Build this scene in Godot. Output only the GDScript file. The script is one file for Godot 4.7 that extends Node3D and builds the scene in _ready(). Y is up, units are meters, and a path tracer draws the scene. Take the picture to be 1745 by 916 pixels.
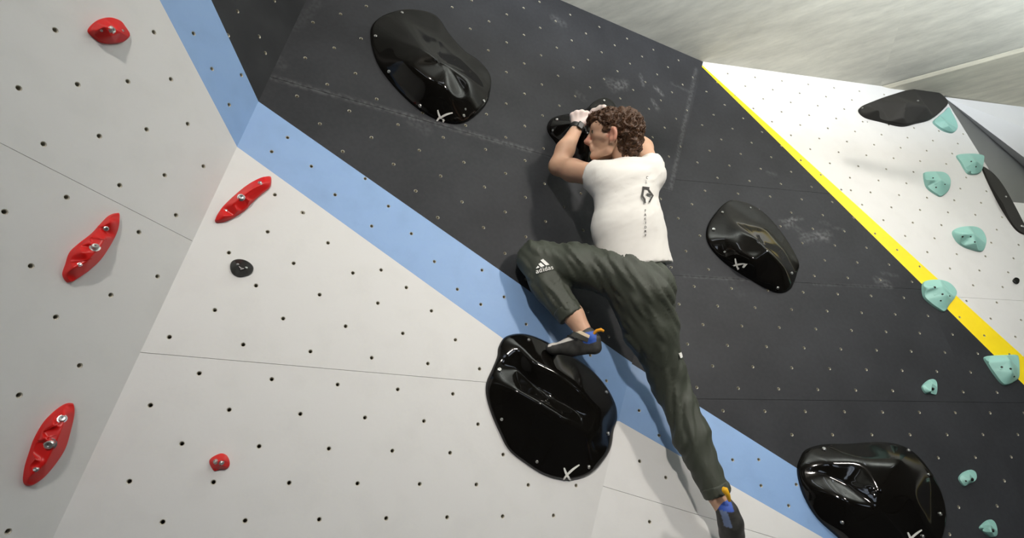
extends Node3D
# Bouldering hall: overhanging painted plywood walls with threaded inserts, big gloss holds, one climber.

const F := 875.14                       # focal length in pixels of the 1745 x 916 frame
const CAM := Vector3(0, 1.5, 0)
const RIGHT := Vector3(0.983112, -0.036386, 0.179353)
const DOWN := Vector3(0.055292, -0.875180, -0.480628)
const FWD := Vector3(0.174454, 0.482428, -0.858387)
const CEIL := 4.285
const FLOOD_A := 33.0
const FLOOD_B := 14.5
const LIN_DOWN := 0.15
const LIN_UP := 5.0
const BACK_DOWN := 0.3
const BACK_UP := 0.5
const GLOW := 1.0
const SKY := 2.2
const EXPOSURE := 0.92

var M := {}
var WL := {}
var WR := {}
var WA := {}
var used := {}
var lamp_count := 0
var rng := RandomNumberGenerator.new()
var insert_mesh: ArrayMesh
var bolt_mesh: ArrayMesh

# ------------------------------------------------------------------ helpers
func ray(px: float, py: float) -> Vector3:
	return FWD + RIGHT * ((px - 872.5) / F) + DOWN * ((py - 458.0) / F)

func J(px: float, py: float, z: float) -> Vector3:
	return CAM + ray(px, py) * z

func hit(px: float, py: float, w: Dictionary, h := 0.0) -> Vector3:
	var r := ray(px, py)
	var n: Vector3 = w.n
	return CAM + r * ((w.c + h) / n.dot(r))

func to2(p: Vector3, w: Dictionary) -> Vector2:
	return Vector2((p - w.o).dot(w.u), (p - w.o).dot(w.v))

func px2(px: float, py: float, w: Dictionary, h := 0.0) -> Vector2:
	return to2(hit(px, py, w, h), w)

func to3(q: Vector2, w: Dictionary, h := 0.0) -> Vector3:
	return w.o + w.u * q.x + w.v * q.y + w.n * h

func make_wall(n: Vector3, c: float, u: Vector3) -> Dictionary:
	n = n.normalized()
	u = (u - n * n.dot(u)).normalized()
	return {"n": n, "c": c, "u": u, "v": n.cross(u), "o": CAM + n * c}

func numbered(called: String) -> String:
	if not used.has(called):
		used[called] = 0
		return called
	used[called] += 1
	return "%s_%03d" % [called, used[called]]

func tag(o: Node, label: String, category := "", group := "", kind := "") -> void:
	if label: o.set_meta("label", label)
	if category: o.set_meta("category", category)
	if group: o.set_meta("group", group)
	if kind: o.set_meta("kind", kind)

func part(called: String, mesh: Mesh, m: Material, parent: Node, tr := Transform3D()) -> MeshInstance3D:
	var o := MeshInstance3D.new()
	o.name = called
	o.mesh = mesh
	o.material_override = m
	o.transform = tr
	parent.add_child(o, true)
	return o

func base(called: String, tr := Transform3D()) -> Node3D:
	var o := Node3D.new()
	o.name = numbered(called)
	o.transform = tr
	add_child(o)
	return o

func mat(c: Color, rough := 0.6, metal := 0.0, spec := 0.5) -> StandardMaterial3D:
	var m := StandardMaterial3D.new()
	m.albedo_color = c
	m.roughness = rough
	m.metallic = metal
	m.metallic_specular = spec
	return m

func mesh_from(v: PackedVector3Array, n: PackedVector3Array, idx: PackedInt32Array, uv := PackedVector2Array(), col := PackedColorArray()) -> ArrayMesh:
	idx = idx.duplicate()
	for k in range(0, idx.size(), 3):          # wind every face to agree with its normals
		var p := v[idx[k]]
		if (v[idx[k + 2]] - p).cross(v[idx[k + 1]] - p).dot(n[idx[k]] + n[idx[k + 1]] + n[idx[k + 2]]) < 0:
			var sw := idx[k + 1]
			idx[k + 1] = idx[k + 2]
			idx[k + 2] = sw
	var a := []
	a.resize(Mesh.ARRAY_MAX)
	a[Mesh.ARRAY_VERTEX] = v
	a[Mesh.ARRAY_NORMAL] = n
	a[Mesh.ARRAY_INDEX] = idx
	if uv.size() == v.size(): a[Mesh.ARRAY_TEX_UV] = uv
	if col.size() == v.size(): a[Mesh.ARRAY_COLOR] = col
	var m := ArrayMesh.new()
	m.add_surface_from_arrays(Mesh.PRIMITIVE_TRIANGLES, a)
	return m

func smooth_normals(v: PackedVector3Array, idx: PackedInt32Array) -> PackedVector3Array:
	var n := PackedVector3Array()
	n.resize(v.size())
	for k in range(0, idx.size(), 3):
		var a := v[idx[k]]
		var f := (v[idx[k + 2]] - a).cross(v[idx[k + 1]] - a)
		n[idx[k]] += f; n[idx[k + 1]] += f; n[idx[k + 2]] += f
	for k in n.size(): n[k] = n[k].normalized()
	return n

func box_mesh(size: Vector3, bevel := 0.0) -> ArrayMesh:
	# a box with chamfered edges, centred
	var st := SurfaceTool.new()
	st.begin(Mesh.PRIMITIVE_TRIANGLES)
	st.set_smooth_group(-1)
	var h := size / 2
	var b := minf(bevel, minf(h.x, minf(h.y, h.z)) * 0.9)
	var faces := []
	for ax in 3:
		for s in [-1.0, 1.0]:
			var f := []
			for c in [[-1, -1], [1, -1], [1, 1], [-1, 1]]:
				var p := Vector3.ZERO
				p[ax] = s * h[ax]
				p[(ax + 1) % 3] = c[0] * (h[(ax + 1) % 3] - b)
				p[(ax + 2) % 3] = c[1] * (h[(ax + 2) % 3] - b)
				f.append(p)
			faces.append(f)
	var quad := func(p0: Vector3, p1: Vector3, p2: Vector3, p3: Vector3):
		var cen: Vector3 = (p0 + p1 + p2 + p3) / 4
		var pts := [p0, p1, p2, p3]
		if (p1 - p0).cross(p2 - p0).dot(cen) > 0: pts = [p0, p3, p2, p1]
		for i in [0, 1, 2, 0, 2, 3]: st.add_vertex(pts[i])
	for f in faces: quad.call(f[0], f[1], f[2], f[3])
	if b > 0:
		for ax in 3:
			var i := (ax + 1) % 3
			var j := (ax + 2) % 3
			for si in [-1.0, 1.0]:
				for sj in [-1.0, 1.0]:
					var q := []
					for e in [[-1, 0], [1, 0], [1, 1], [-1, 1]]:
						var p := Vector3.ZERO
						p[ax] = e[0] * (h[ax] - b)
						p[i] = si * (h[i] - (b if e[1] == 1 else 0.0))
						p[j] = sj * (h[j] - (0.0 if e[1] == 1 else b))
						q.append(p)
					quad.call(q[0], q[1], q[2], q[3])
		for sx in [-1.0, 1.0]:
			for sy in [-1.0, 1.0]:
				for sz in [-1.0, 1.0]:
					var s := Vector3(sx, sy, sz)
					var c := [s * Vector3(h.x, h.y - b, h.z - b), s * Vector3(h.x - b, h.y, h.z - b), s * Vector3(h.x - b, h.y - b, h.z)]
					if (c[1] - c[0]).cross(c[2] - c[0]).dot(s) > 0: c = [c[0], c[2], c[1]]
					for p in c: st.add_vertex(p)
	st.generate_normals()
	return st.commit()

func lathe(prof: Array, seg := 16) -> ArrayMesh:
	# prof: Vector2(radius, height) pairs, turned round +Z
	var v := PackedVector3Array()
	var idx := PackedInt32Array()
	for i in prof.size() - 1:
		var b0 := v.size()
		for k in seg + 1:
			var a := TAU * k / seg
			v.append(Vector3(cos(a) * prof[i].x, sin(a) * prof[i].x, prof[i].y))
			v.append(Vector3(cos(a) * prof[i + 1].x, sin(a) * prof[i + 1].x, prof[i + 1].y))
		for k in seg:
			var q := b0 + k * 2
			idx.append_array([q, q + 2, q + 1, q + 1, q + 2, q + 3])
	return mesh_from(v, smooth_normals(v, idx), idx)

func tube(pts: Array, radii: Array, seg := 8, v := PackedVector3Array(), idx := PackedInt32Array()) -> void:
	var b0 := v.size()
	var side := Vector3.ZERO
	for i in pts.size():
		var t: Vector3 = (pts[mini(i + 1, pts.size() - 1)] - pts[maxi(i - 1, 0)]).normalized()
		if side == Vector3.ZERO: side = t.cross(Vector3.UP if absf(t.y) < 0.9 else Vector3.RIGHT)
		side = (side - t * t.dot(side)).normalized()
		var up := t.cross(side)
		for k in seg:
			var a := TAU * k / seg
			v.append(pts[i] + (side * cos(a) + up * sin(a)) * radii[i])
	for i in pts.size() - 1:
		for k in seg:
			var q := b0 + i * seg + k
			var q2 := b0 + i * seg + (k + 1) % seg
			idx.append_array([q, q2, q + seg, q + seg, q2, q2 + seg])
	for e in [0, pts.size() - 1]:
		var c := v.size()
		v.append(pts[e])
		for k in seg:
			idx.append_array([c, b0 + e * seg + k, b0 + e * seg + (k + 1) % seg])

# ------------------------------------------------------------------ flat painted walls
func half_plane(p: Vector2, q: Vector2, left := true, off := 0.0) -> PackedVector2Array:
	var d := (q - p).normalized()
	var n := Vector2(-d.y, d.x) * (1.0 if left else -1.0)
	var a := p - d * 30 + n * off
	var b := p + d * 30 + n * off
	return PackedVector2Array([a, b, b + n * 60, a + n * 60])

func biggest(polys: Array) -> PackedVector2Array:
	var best := PackedVector2Array()
	var ba := 0.0
	for p in polys:
		var a := 0.0
		for i in p.size(): a += p[i].cross(p[(i + 1) % p.size()])
		if absf(a) > ba:
			ba = absf(a)
			best = p
	return best

func cut(poly: PackedVector2Array, hp: PackedVector2Array) -> PackedVector2Array:
	return biggest(Geometry2D.intersect_polygons(poly, hp))

func octagon(c: Vector2, r: float) -> PackedVector2Array:
	var o := PackedVector2Array()
	for k in 10: o.append(c + Vector2.from_angle(TAU * (k + 0.5) / 10) * r)
	return o

func panel_mesh(poly: PackedVector2Array, holes: Array, w: Dictionary, thick := 0.018) -> ArrayMesh:
	# a sheet with drilled holes: sliced into strips through the hole rows, so that every hole is a notch
	var v := PackedVector3Array()
	var n := PackedVector3Array()
	var uv := PackedVector2Array()
	var idx := PackedInt32Array()
	var lo := 1e9
	var hi := -1e9
	for p in poly:
		lo = minf(lo, p.y); hi = maxf(hi, p.y)
	var mine := []
	var ys := [lo - 0.01]
	for h in holes:
		if Geometry2D.is_point_in_polygon(h, poly):
			mine.append(h)
			ys.append(h.y)
	ys.append(hi + 0.01)
	ys.sort()
	var lines := [ys[0]]
	for y in ys:
		if y - lines[-1] > 0.004: lines.append(y)
	const K := 100.0
	for i in lines.size() - 1:
		var y0: float = lines[i]
		var y1: float = lines[i + 1]
		var strip := PackedVector2Array([Vector2(-3000, y0 * K), Vector2(3000, y0 * K), Vector2(3000, y1 * K), Vector2(-3000, y1 * K)])
		var big := PackedVector2Array()
		for p in poly: big.append(p * K)
		var pieces := Geometry2D.intersect_polygons(big, strip)
		for h in mine:
			if h.y > y0 - 0.0075 and h.y < y1 + 0.0075:
				var nxt: Array = []
				for pc in pieces:
					for c in Geometry2D.clip_polygons(pc, octagon(h * K, 0.0072 * K)):
						if not Geometry2D.is_polygon_clockwise(c): nxt.append(c)
				pieces.assign(nxt)
		for pc in pieces:
			var t := Geometry2D.triangulate_polygon(pc)
			var b0 := v.size()
			for p in pc:
				v.append(to3(p / K, w)); n.append(w.n); uv.append(p / K)
			for k in range(0, t.size(), 3):
				idx.append_array([b0 + t[k], b0 + t[k + 2], b0 + t[k + 1]])
	for i in poly.size():                      # the sawn edge
		var p := poly[i]
		var q := poly[(i + 1) % poly.size()]
		var d := (q - p).normalized()
		var e: Vector3 = w.u * d.y - w.v * d.x
		if not Geometry2D.is_polygon_clockwise(poly): e = e
		var b0 := v.size()
		for x in [[p, 0.0], [q, 0.0], [q, -thick], [p, -thick]]:
			v.append(to3(x[0], w, x[1])); n.append(e); uv.append(x[0])
		idx.append_array([b0, b0 + 1, b0 + 2, b0, b0 + 2, b0 + 3])
	return mesh_from(v, n, idx, uv)

func slab(poly: PackedVector2Array, w: Dictionary, h0: float, h1: float) -> ArrayMesh:
	var v := PackedVector3Array()
	var n := PackedVector3Array()
	var uv := PackedVector2Array()
	var idx := PackedInt32Array()
	var t := Geometry2D.triangulate_polygon(poly)
	for h in [h0, h1]:
		var b0 := v.size()
		for p in poly:
			v.append(to3(p, w, h)); n.append(w.n * (1.0 if h == h0 else -1.0)); uv.append(p)
		for k in t: idx.append(b0 + k)
	for i in poly.size():
		var p := poly[i]
		var q := poly[(i + 1) % poly.size()]
		var d := (q - p).normalized()
		var b0 := v.size()
		for x in [[p, h0], [q, h0], [q, h1], [p, h1]]:
			v.append(to3(x[0], w, x[1])); n.append(w.u * d.y - w.v * d.x); uv.append(x[0])
		idx.append_array([b0, b0 + 1, b0 + 2, b0, b0 + 2, b0 + 3])
	return mesh_from(v, n, idx, uv)

func in_frame(p: Vector3) -> bool:
	var d := p - CAM
	var z := d.dot(FWD)
	return z > 0.1 and absf(d.dot(RIGHT) / z * F) < 880 and absf(d.dot(DOWN) / z * F) < 466

func build_wall(called: String, label: String, w: Dictionary, outline: PackedVector2Array, zones: Array, holes: Array) -> Node3D:
	# zones: [polygon, material, seams [[p, q], ...], part label]
	var root := base(called)
	tag(root, label, "", "", "structure")
	var rest := SurfaceTool.new()
	rest.begin(Mesh.PRIMITIVE_TRIANGLES)
	var any_rest := false
	for z in zones:
		var pieces := [z[0]]
		for s in z[2]:
			var nxt := []
			for p in pieces:
				for side in [true, false]:
					var c := cut(p, half_plane(s[0], s[1], side, 0.0007))
					if c.size() > 2: nxt.append(c)
			pieces = nxt
		for p in pieces:
			var o := part("panel", panel_mesh(p, holes, w), z[1], root)
			o.set_meta("label", z[3])
	part("backing_board", slab(outline, w, -0.0205, -0.07), M.backing, root)
	var count := 0
	for h in holes:
		if not Geometry2D.is_point_in_polygon(h, outline): continue
		var tr := Transform3D(Basis(w.u, w.v, w.n), to3(h, w))
		if in_frame(tr.origin) and count < 290:
			part("threaded_insert", insert_mesh, M.zinc, root, tr)
			count += 1
		else:
			rest.append_from(insert_mesh, 0, tr)
			any_rest = true
	if any_rest:
		var o := part("threaded_inserts", rest.commit(), M.zinc, root)
		o.set_meta("kind", "stuff")
	return root

# ------------------------------------------------------------------ climbing holds
func spline(pts: Array, count: int) -> PackedVector2Array:
	var out := PackedVector2Array()
	var n := pts.size()
	for k in count:
		var t := float(k) / count * n
		var i := int(t)
		out.append(pts[i].cubic_interpolate(pts[(i + 1) % n], pts[(i - 1 + n) % n], pts[(i + 2) % n], t - i))
	return out

func hold_shape(w: Dictionary, outline_px: Array, inner: Array, rim: float, smooth: int, count := 112, rings := 26) -> Dictionary:
	# outline on the wall, inner control points [px, py, height]; facets between them, eased at the creases
	var pts := []
	for p in outline_px: pts.append(px2(p[0], p[1], w, p[2] if p.size() > 2 else 0.0))
	var out := spline(pts, count)
	var ctl := PackedVector2Array()
	var hs := []
	for k in range(0, count, 4):
		ctl.append(out[k]); hs.append(rim)
	var cen := Vector2.ZERO
	for p in inner:
		var q := px2(p[0], p[1], w, p[2])
		ctl.append(q); hs.append(p[2])
		cen += q / inner.size()
	var tri := Geometry2D.triangulate_delaunay(ctl)
	var height := func(q: Vector2) -> float:
		for k in range(0, tri.size(), 3):
			var a := ctl[tri[k]]
			var b := ctl[tri[k + 1]]
			var c := ctl[tri[k + 2]]
			var den := (b - a).cross(c - a)
			if absf(den) < 1e-9: continue
			var u := (q - a).cross(c - a) / den
			var t := (b - a).cross(q - a) / den
			if u >= -0.001 and t >= -0.001 and u + t <= 1.001:
				return hs[tri[k]] * (1 - u - t) + hs[tri[k + 1]] * u + hs[tri[k + 2]] * t
		return rim
	var g := []
	for r in rings + 1:
		var row := []
		for k in count:
			var q := out[k].lerp(cen, float(r) / (rings + 0.6))
			row.append(Vector3(q.x, q.y, height.call(q)))
		g.append(row)
	for it in smooth:
		var g2 := g.duplicate(true)
		for r in range(1, rings + 1):
			for k in count:
				var s: float = g[r][k].z * 2 + g[r - 1][k].z + g[mini(r + 1, rings)][k].z + g[r][(k + 1) % count].z + g[r][(k - 1 + count) % count].z
				g2[r][k].z = s / 6.0
		g = g2
	var top := 0.0
	for k in count: top += g[rings][k].z / count
	var v := PackedVector3Array()
	var idx := PackedInt32Array()
	var c3 := Vector3(cen.x, cen.y, 0)
	for k in count: v.append(Vector3(out[k].x, out[k].y, -0.0005) - c3)
	for k in count: v.append(Vector3(out[k].x, out[k].y, rim * 0.6) - c3)
	for r in range(0, rings + 1):
		for k in count:
			var p: Vector3 = g[r][k]
			if r == 0:
				var q := Vector2(p.x, p.y).move_toward(cen, rim * 0.35)
				p = Vector3(q.x, q.y, rim)
			v.append(p - c3)
	for r in rings + 2:
		for k in count:
			var a := r * count + k
			var b := r * count + (k + 1) % count
			idx.append_array([a, a + count, b, b, a + count, b + count])
	v.append(Vector3(0, 0, top))
	v.append(Vector3(0, 0, -0.0005))
	for k in count:
		idx.append_array([v.size() - 2, (rings + 2) * count + (k + 1) % count, (rings + 2) * count + k])
	var nrm := smooth_normals(v, idx)
	var s := -1.0 if nrm[(rings + 1) * count].z < 0 else 1.0
	for k in nrm.size(): nrm[k] *= s
	var idx2 := idx.duplicate()
	for k in count: idx2.append_array([v.size() - 1, k, (k + 1) % count])
	var mesh := mesh_from(v, nrm, idx2)
	# smoothed height lookup for bolts and marks
	var turn := signf((out[0] - cen).cross(out[1] - cen))
	var look := func(q: Vector2) -> float:
		var d0 := q - cen
		for k in count:
			var a := out[k] - cen
			var b := out[(k + 1) % count] - cen
			var ca := a.cross(d0) * turn
			var cb := d0.cross(b) * turn
			if ca < 0 or cb < 0 or a.dot(d0) < 0: continue
			var f := ca / maxf(ca + cb, 1e-12)
			var edge := a.lerp(b, f)
			var t := 1.0 - d0.length() / maxf(edge.length(), 1e-6)
			if t < 0: return 0.0
			var rr := clampf(t * (rings + 0.6), 0.0, rings)
			var r0 := int(rr)
			var r1 := mini(r0 + 1, rings)
			return lerpf(lerpf(g[r0][k].z, g[r1][k].z, rr - r0), lerpf(g[r0][(k + 1) % count].z, g[r1][(k + 1) % count].z, rr - r0), f)
		return top
	return {"mesh": mesh, "cen": cen, "look": look, "w": w}

func on_hold(sh: Dictionary, px: float, py: float) -> Array:
	# the point of the hold seen at a pixel of the photograph, and the surface normal there
	var w: Dictionary = sh.w
	var h := 0.0
	for it in 24:
		var q := px2(px, py, w, h)
		h = lerpf(h, sh.look.call(q), 0.5)
	var q := px2(px, py, w, h)
	var e := 0.008
	var dx: float = (sh.look.call(q + Vector2(e, 0)) - sh.look.call(q - Vector2(e, 0))) / (2 * e)
	var dy: float = (sh.look.call(q + Vector2(0, e)) - sh.look.call(q - Vector2(0, e))) / (2 * e)
	dx = clampf(dx, -1.5, 1.5); dy = clampf(dy, -1.5, 1.5)
	var n: Vector3 = (w.n - w.u * dx - w.v * dy).normalized()
	return [to3(q, w, sh.look.call(q)), n]

func facing(n: Vector3, at: Vector3, s := 1.0) -> Transform3D:
	var x := n.cross(Vector3.UP)
	if x.length() < 0.05: x = n.cross(Vector3.RIGHT)
	x = x.normalized()
	return Transform3D(Basis(x * s, n.cross(x) * s, n * s), at)

func make_hold(called: String, label: String, group: String, w: Dictionary, m: Material, outline_px: Array, inner: Array, rim: float, smooth: int, bolts: Array, bm: Material = null, bolt_size := 1.0) -> Array:
	var sh := hold_shape(w, outline_px, inner, rim, smooth)
	var root := base(called, Transform3D(Basis(w.u, w.v, w.n), to3(sh.cen, w)))
	tag(root, label, "climbing hold", group)
	part("body", sh.mesh, m, root)
	for b in bolts:
		var pn := on_hold(sh, b[0], b[1])
		part("bolt", bolt_mesh, bm if bm else M.steel, root, root.transform.affine_inverse() * facing(pn[1], pn[0] - pn[1] * 0.001, (b[2] if b.size() > 2 else 1.0) * bolt_size))
	return [root, sh]

func hold_mark(rs: Array, strokes: Array, half: float, m: Material, called := "white_mark", label := "white crossed strokes painted on the hold") -> void:
	# painted strokes lying on the hold's surface; each stroke a list of pixels
	var v := PackedVector3Array()
	var n := PackedVector3Array()
	var idx := PackedInt32Array()
	for s in strokes:
		var pts := []
		for k in 15:
			var t := k / 14.0
			pts.append(s[0].lerp(s[1], t).lerp(s[1].lerp(s[2], t), t))
		var b0 := v.size()
		for k in 15:
			var d: Vector2 = (pts[mini(k + 1, 14)] - pts[maxi(k - 1, 0)]).normalized()
			var wd := half * (0.35 + 0.65 * sin(PI * (0.12 + 0.76 * k / 14.0)))
			for sd in [-1.0, 1.0]:
				var p: Vector2 = pts[k] + Vector2(-d.y, d.x) * sd * wd
				var pn := on_hold(rs[1], p.x, p.y)
				v.append(pn[0] + pn[1] * 0.0022)
				n.append(pn[1])
		for k in 14:
			var q := b0 + k * 2
			idx.append_array([q, q + 1, q + 2, q + 1, q + 3, q + 2])
	var o := part(called, mesh_from(v, n, idx), m, rs[0], rs[0].transform.affine_inverse())
	if label: o.set_meta("label", label)

# ------------------------------------------------------------------ soft bodies from joints
class Field:
	var bones := []
	var k := 0.015
	var cell := 0.01
	var org := Vector3.ZERO
	var nx := 0
	var ny := 0
	var nz := 0
	var val := PackedFloat32Array()

	func bone(a: Vector3, b: Vector3, ra: float, rb: float, side := Vector3.ZERO, wide := 1.0, flat := 0) -> void:
		# flat: 1 cuts b square, 2 cuts both ends; wide stretches the section along side
		bones.append([a, b, ra, rb, side.normalized() if side != Vector3.ZERO else side, wide, flat])

	func dist(bn: Array, p: Vector3) -> float:
		return capsule(p, bn[0], bn[1] - bn[0], bn[2], bn[3], bn[4], bn[5], bn[6])

	func capsule(p: Vector3, a: Vector3, ab: Vector3, ra: float, rb: float, side: Vector3, wide: float, flat: int) -> float:
		var l2 := ab.length_squared()
		var rel := p - a
		var t0: float = 0.0 if l2 < 1e-9 else rel.dot(ab) / l2
		var t := clampf(t0, 0.0, 1.0)
		var over := 0.0
		var q := rel - ab * t
		if flat > 0 and (t0 > 1.0 or (flat > 1 and t0 < 0.0)):
			q = rel - ab * t0
			over = (t0 - 1.0 if t0 > 1.0 else -t0) * sqrt(l2)
		if wide != 1.0:
			q -= side * (q.dot(side) * (1.0 - 1.0 / wide))
		var d := q.length() - lerpf(ra, rb, t)
		return maxf(d, over) if over > 0.0 else d

	func eval(p: Vector3) -> float:
		var s := 0.0
		for b in bones: s += exp(-dist(b, p) / k)
		return -k * log(maxf(s, 1e-30))

	func fill() -> void:
		var lo := Vector3(1e9, 1e9, 1e9)
		var hi := -lo
		for b in bones:
			var r: float = maxf(b[2], b[3]) * maxf(b[5], 1.0) + k * 2 + cell * 3
			for p in [b[0], b[1]]:
				lo = lo.min(p - Vector3(r, r, r)); hi = hi.max(p + Vector3(r, r, r))
		org = lo
		nx = int((hi.x - lo.x) / cell) + 2
		ny = int((hi.y - lo.y) / cell) + 2
		nz = int((hi.z - lo.z) / cell) + 2
		val.resize(nx * ny * nz)
		val.fill(0.0)
		for b in bones:
			var r: float = maxf(b[2], b[3]) * maxf(b[5], 1.0) + k * 2 + cell * 2
			var ba: Vector3 = b[0]
			var bab: Vector3 = b[1] - b[0]
			var bra: float = b[2]
			var brb: float = b[3]
			var bs: Vector3 = b[4]
			var bw: float = b[5]
			var bf: int = b[6]
			var l: Vector3 = (b[0].min(b[1]) - Vector3(r, r, r) - org) / cell
			var h: Vector3 = (b[0].max(b[1]) + Vector3(r, r, r) - org) / cell
			for iz in range(maxi(int(l.z), 0), mini(int(h.z) + 1, nz - 1) + 1):
				for iy in range(maxi(int(l.y), 0), mini(int(h.y) + 1, ny - 1) + 1):
					var row := (iz * ny + iy) * nx
					for ix in range(maxi(int(l.x), 0), mini(int(h.x) + 1, nx - 1) + 1):
						val[row + ix] += exp(-capsule(org + Vector3(ix, iy, iz) * cell, ba, bab, bra, brb, bs, bw, bf) / k)
		for i in val.size():
			val[i] = -k * log(maxf(val[i], 1e-12))

	func mesh(v: PackedVector3Array, idx: PackedInt32Array) -> void:
		# surface nets
		var v0 := v.size()
		var id := PackedInt32Array()
		id.resize(val.size())
		id.fill(-1)
		var offs := [0, 1, nx, nx + 1, nx * ny, nx * ny + 1, nx * ny + nx, nx * ny + nx + 1]
		var cor := [Vector3(0, 0, 0), Vector3(1, 0, 0), Vector3(0, 1, 0), Vector3(1, 1, 0), Vector3(0, 0, 1), Vector3(1, 0, 1), Vector3(0, 1, 1), Vector3(1, 1, 1)]
		var edges := [[0, 1], [2, 3], [4, 5], [6, 7], [0, 2], [1, 3], [4, 6], [5, 7], [0, 4], [1, 5], [2, 6], [3, 7]]
		for iz in nz - 1:
			for iy in ny - 1:
				var row := (iz * ny + iy) * nx
				for ix in nx - 1:
					var i := row + ix
					var s := val[i] < 0.0
					if absf(val[i]) > cell * 3: continue
					var mixed := false
					for c in range(1, 8):
						if (val[i + offs[c]] < 0.0) != s:
							mixed = true
							break
					if not mixed: continue
					var p := Vector3.ZERO
					var cnt := 0
					for e in edges:
						var a := val[i + offs[e[0]]]
						var b := val[i + offs[e[1]]]
						if (a < 0.0) != (b < 0.0):
							p += cor[e[0]].lerp(cor[e[1]], a / (a - b))
							cnt += 1
					id[i] = v.size()
					v.append(org + (Vector3(ix, iy, iz) + p / cnt) * cell)
		var st := [1, nx, nx * ny]
		for iz in range(1, nz - 1):
			for iy in range(1, ny - 1):
				var row := (iz * ny + iy) * nx
				for ix in range(1, nx - 1):
					var i := row + ix
					if id[i] < 0: continue
					var a := val[i] < 0.0
					for ax in 3:
						if a != (val[i + st[ax]] < 0.0):
							var u: int = st[(ax + 1) % 3]
							var w: int = st[(ax + 2) % 3]
							var q := [id[i], id[i - u], id[i - u - w], id[i - w]]
							if q[0] < 0 or q[1] < 0 or q[2] < 0 or q[3] < 0: continue
							if a: idx.append_array([q[0], q[1], q[2], q[0], q[2], q[3]])
							else: idx.append_array([q[0], q[2], q[1], q[0], q[3], q[2]])

func trace(f: Field, px: float, py: float) -> Vector3:
	var d := ray(px, py).normalized()
	var t := 1.5
	for it in 60:
		var s := f.eval(CAM + d * t)
		if s < 0.0004: break
		t += s * 0.8
	return CAM + d * t

func decal(f: Field, quads: Array, lift: float, shift: Callable) -> ArrayMesh:
	# flat print: each quad (four pixels of the photograph) laid on the cloth
	var v := PackedVector3Array()
	var n := PackedVector3Array()
	var idx := PackedInt32Array()
	for q in quads:
		var b0 := v.size()
		var S := 4
		for i in S + 1:
			for j in S + 1:
				var p: Vector2 = q[0].lerp(q[1], float(i) / S).lerp(q[3].lerp(q[2], float(i) / S), float(j) / S)
				v.append(print_point(f, p, lift, shift)); n.append(-FWD)
		for i in S:
			for j in S:
				var c := b0 + i * (S + 1) + j
				idx.append_array([c, c + 1, c + S + 1, c + 1, c + S + 2, c + S + 1])
	return mesh_from(v, smooth_normals(v, idx), idx)

func print_point(f: Field, p: Vector2, lift: float, shift: Callable) -> Vector3:
	var x := trace(f, p.x, p.y)
	var e := 0.006
	var g := Vector3(f.eval(x + Vector3(e, 0, 0)) - f.eval(x - Vector3(e, 0, 0)), f.eval(x + Vector3(0, e, 0)) - f.eval(x - Vector3(0, e, 0)), f.eval(x + Vector3(0, 0, e)) - f.eval(x - Vector3(0, 0, e))).normalized()
	return x + g * (lift + shift.call(x))

func text_decal(f: Field, text: String, at: Vector2, along: Vector2, down: Vector2, size: float, lift: float, shift: Callable, bold := false) -> ArrayMesh:
	var tm := TextMesh.new()
	var sf := SystemFont.new()
	sf.font_names = PackedStringArray(["Droid Sans"])
	if bold: sf.font_weight = 700
	tm.font = sf
	tm.text = text
	tm.font_size = 32
	tm.pixel_size = 1.0 / 32
	tm.depth = 0.0
	tm.curve_step = 2.0
	var a := tm.get_mesh_arrays()
	var src: PackedVector3Array = a[Mesh.ARRAY_VERTEX]
	var v := PackedVector3Array()
	var n := PackedVector3Array()
	for p in src:
		v.append(print_point(f, at + along * p.x * size - down * p.y * size, lift, shift))
		n.append(-FWD)
	var idx: PackedInt32Array = a[Mesh.ARRAY_INDEX]
	return mesh_from(v, n, idx)

# ------------------------------------------------------------------ the scene
func _ready() -> void:
	rng.seed = 7
	var cam := Camera3D.new()
	cam.name = "camera"
	cam.transform = Transform3D(Basis(RIGHT, -DOWN, -FWD), CAM)
	cam.fov = rad_to_deg(2.0 * atan(458.0 / F))
	cam.near = 0.05
	cam.far = 200.0
	add_child(cam)
	cam.current = true

	var env := Environment.new()
	env.tonemap_mode = Environment.TONE_MAPPER_LINEAR
	env.tonemap_exposure = EXPOSURE
	env.sdfgi_enabled = true
	env.ssao_enabled = true
	env.ssil_enabled = true
	env.background_mode = Environment.BG_SKY
	var sky := Sky.new()
	var sm := ProceduralSkyMaterial.new()
	sm.sky_top_color = Color(0.72, 0.80, 0.92)
	sm.sky_horizon_color = Color(0.90, 0.93, 0.97)
	sm.ground_bottom_color = Color(0.35, 0.35, 0.34)
	sm.ground_horizon_color = Color(0.62, 0.62, 0.61)
	sm.sky_energy_multiplier = SKY
	sm.ground_energy_multiplier = SKY * 0.5
	sky.sky_material = sm
	env.sky = sky
	var we := WorldEnvironment.new()
	we.name = "environment"
	we.environment = env
	add_child(we)

	# two floodlights far back under the ceiling throw the climber's double shadow
	flood_lamp(Vector3(-0.5, 3.95, 5.2), Vector3(1.25, 3.45, -2.0), FLOOD_A)
	flood_lamp(Vector3(3.4, 3.85, 2.3), Vector3(1.25, 3.45, -2.0), FLOOD_B)
	# unseen lamps shining down and up; front row added to brighten ceiling and walls
	for x in [0.7, 2.0, 3.3, 4.6]:
		unseen_lamp(Vector3(x, CEIL - 0.72, -0.25), LIN_DOWN, LIN_UP, 0.8, PI / 2)
	for p in [[-2.6, 3.4], [1.6, 3.4], [3.7, 6.2], [-2.6, 6.2]]:
		unseen_lamp(Vector3(p[0], CEIL - 0.5, p[1]), BACK_DOWN, BACK_UP, 1.5, 0.0)

	make_materials()
	build_walls()
	build_hall()
	build_holds()
	build_climber()

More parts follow.
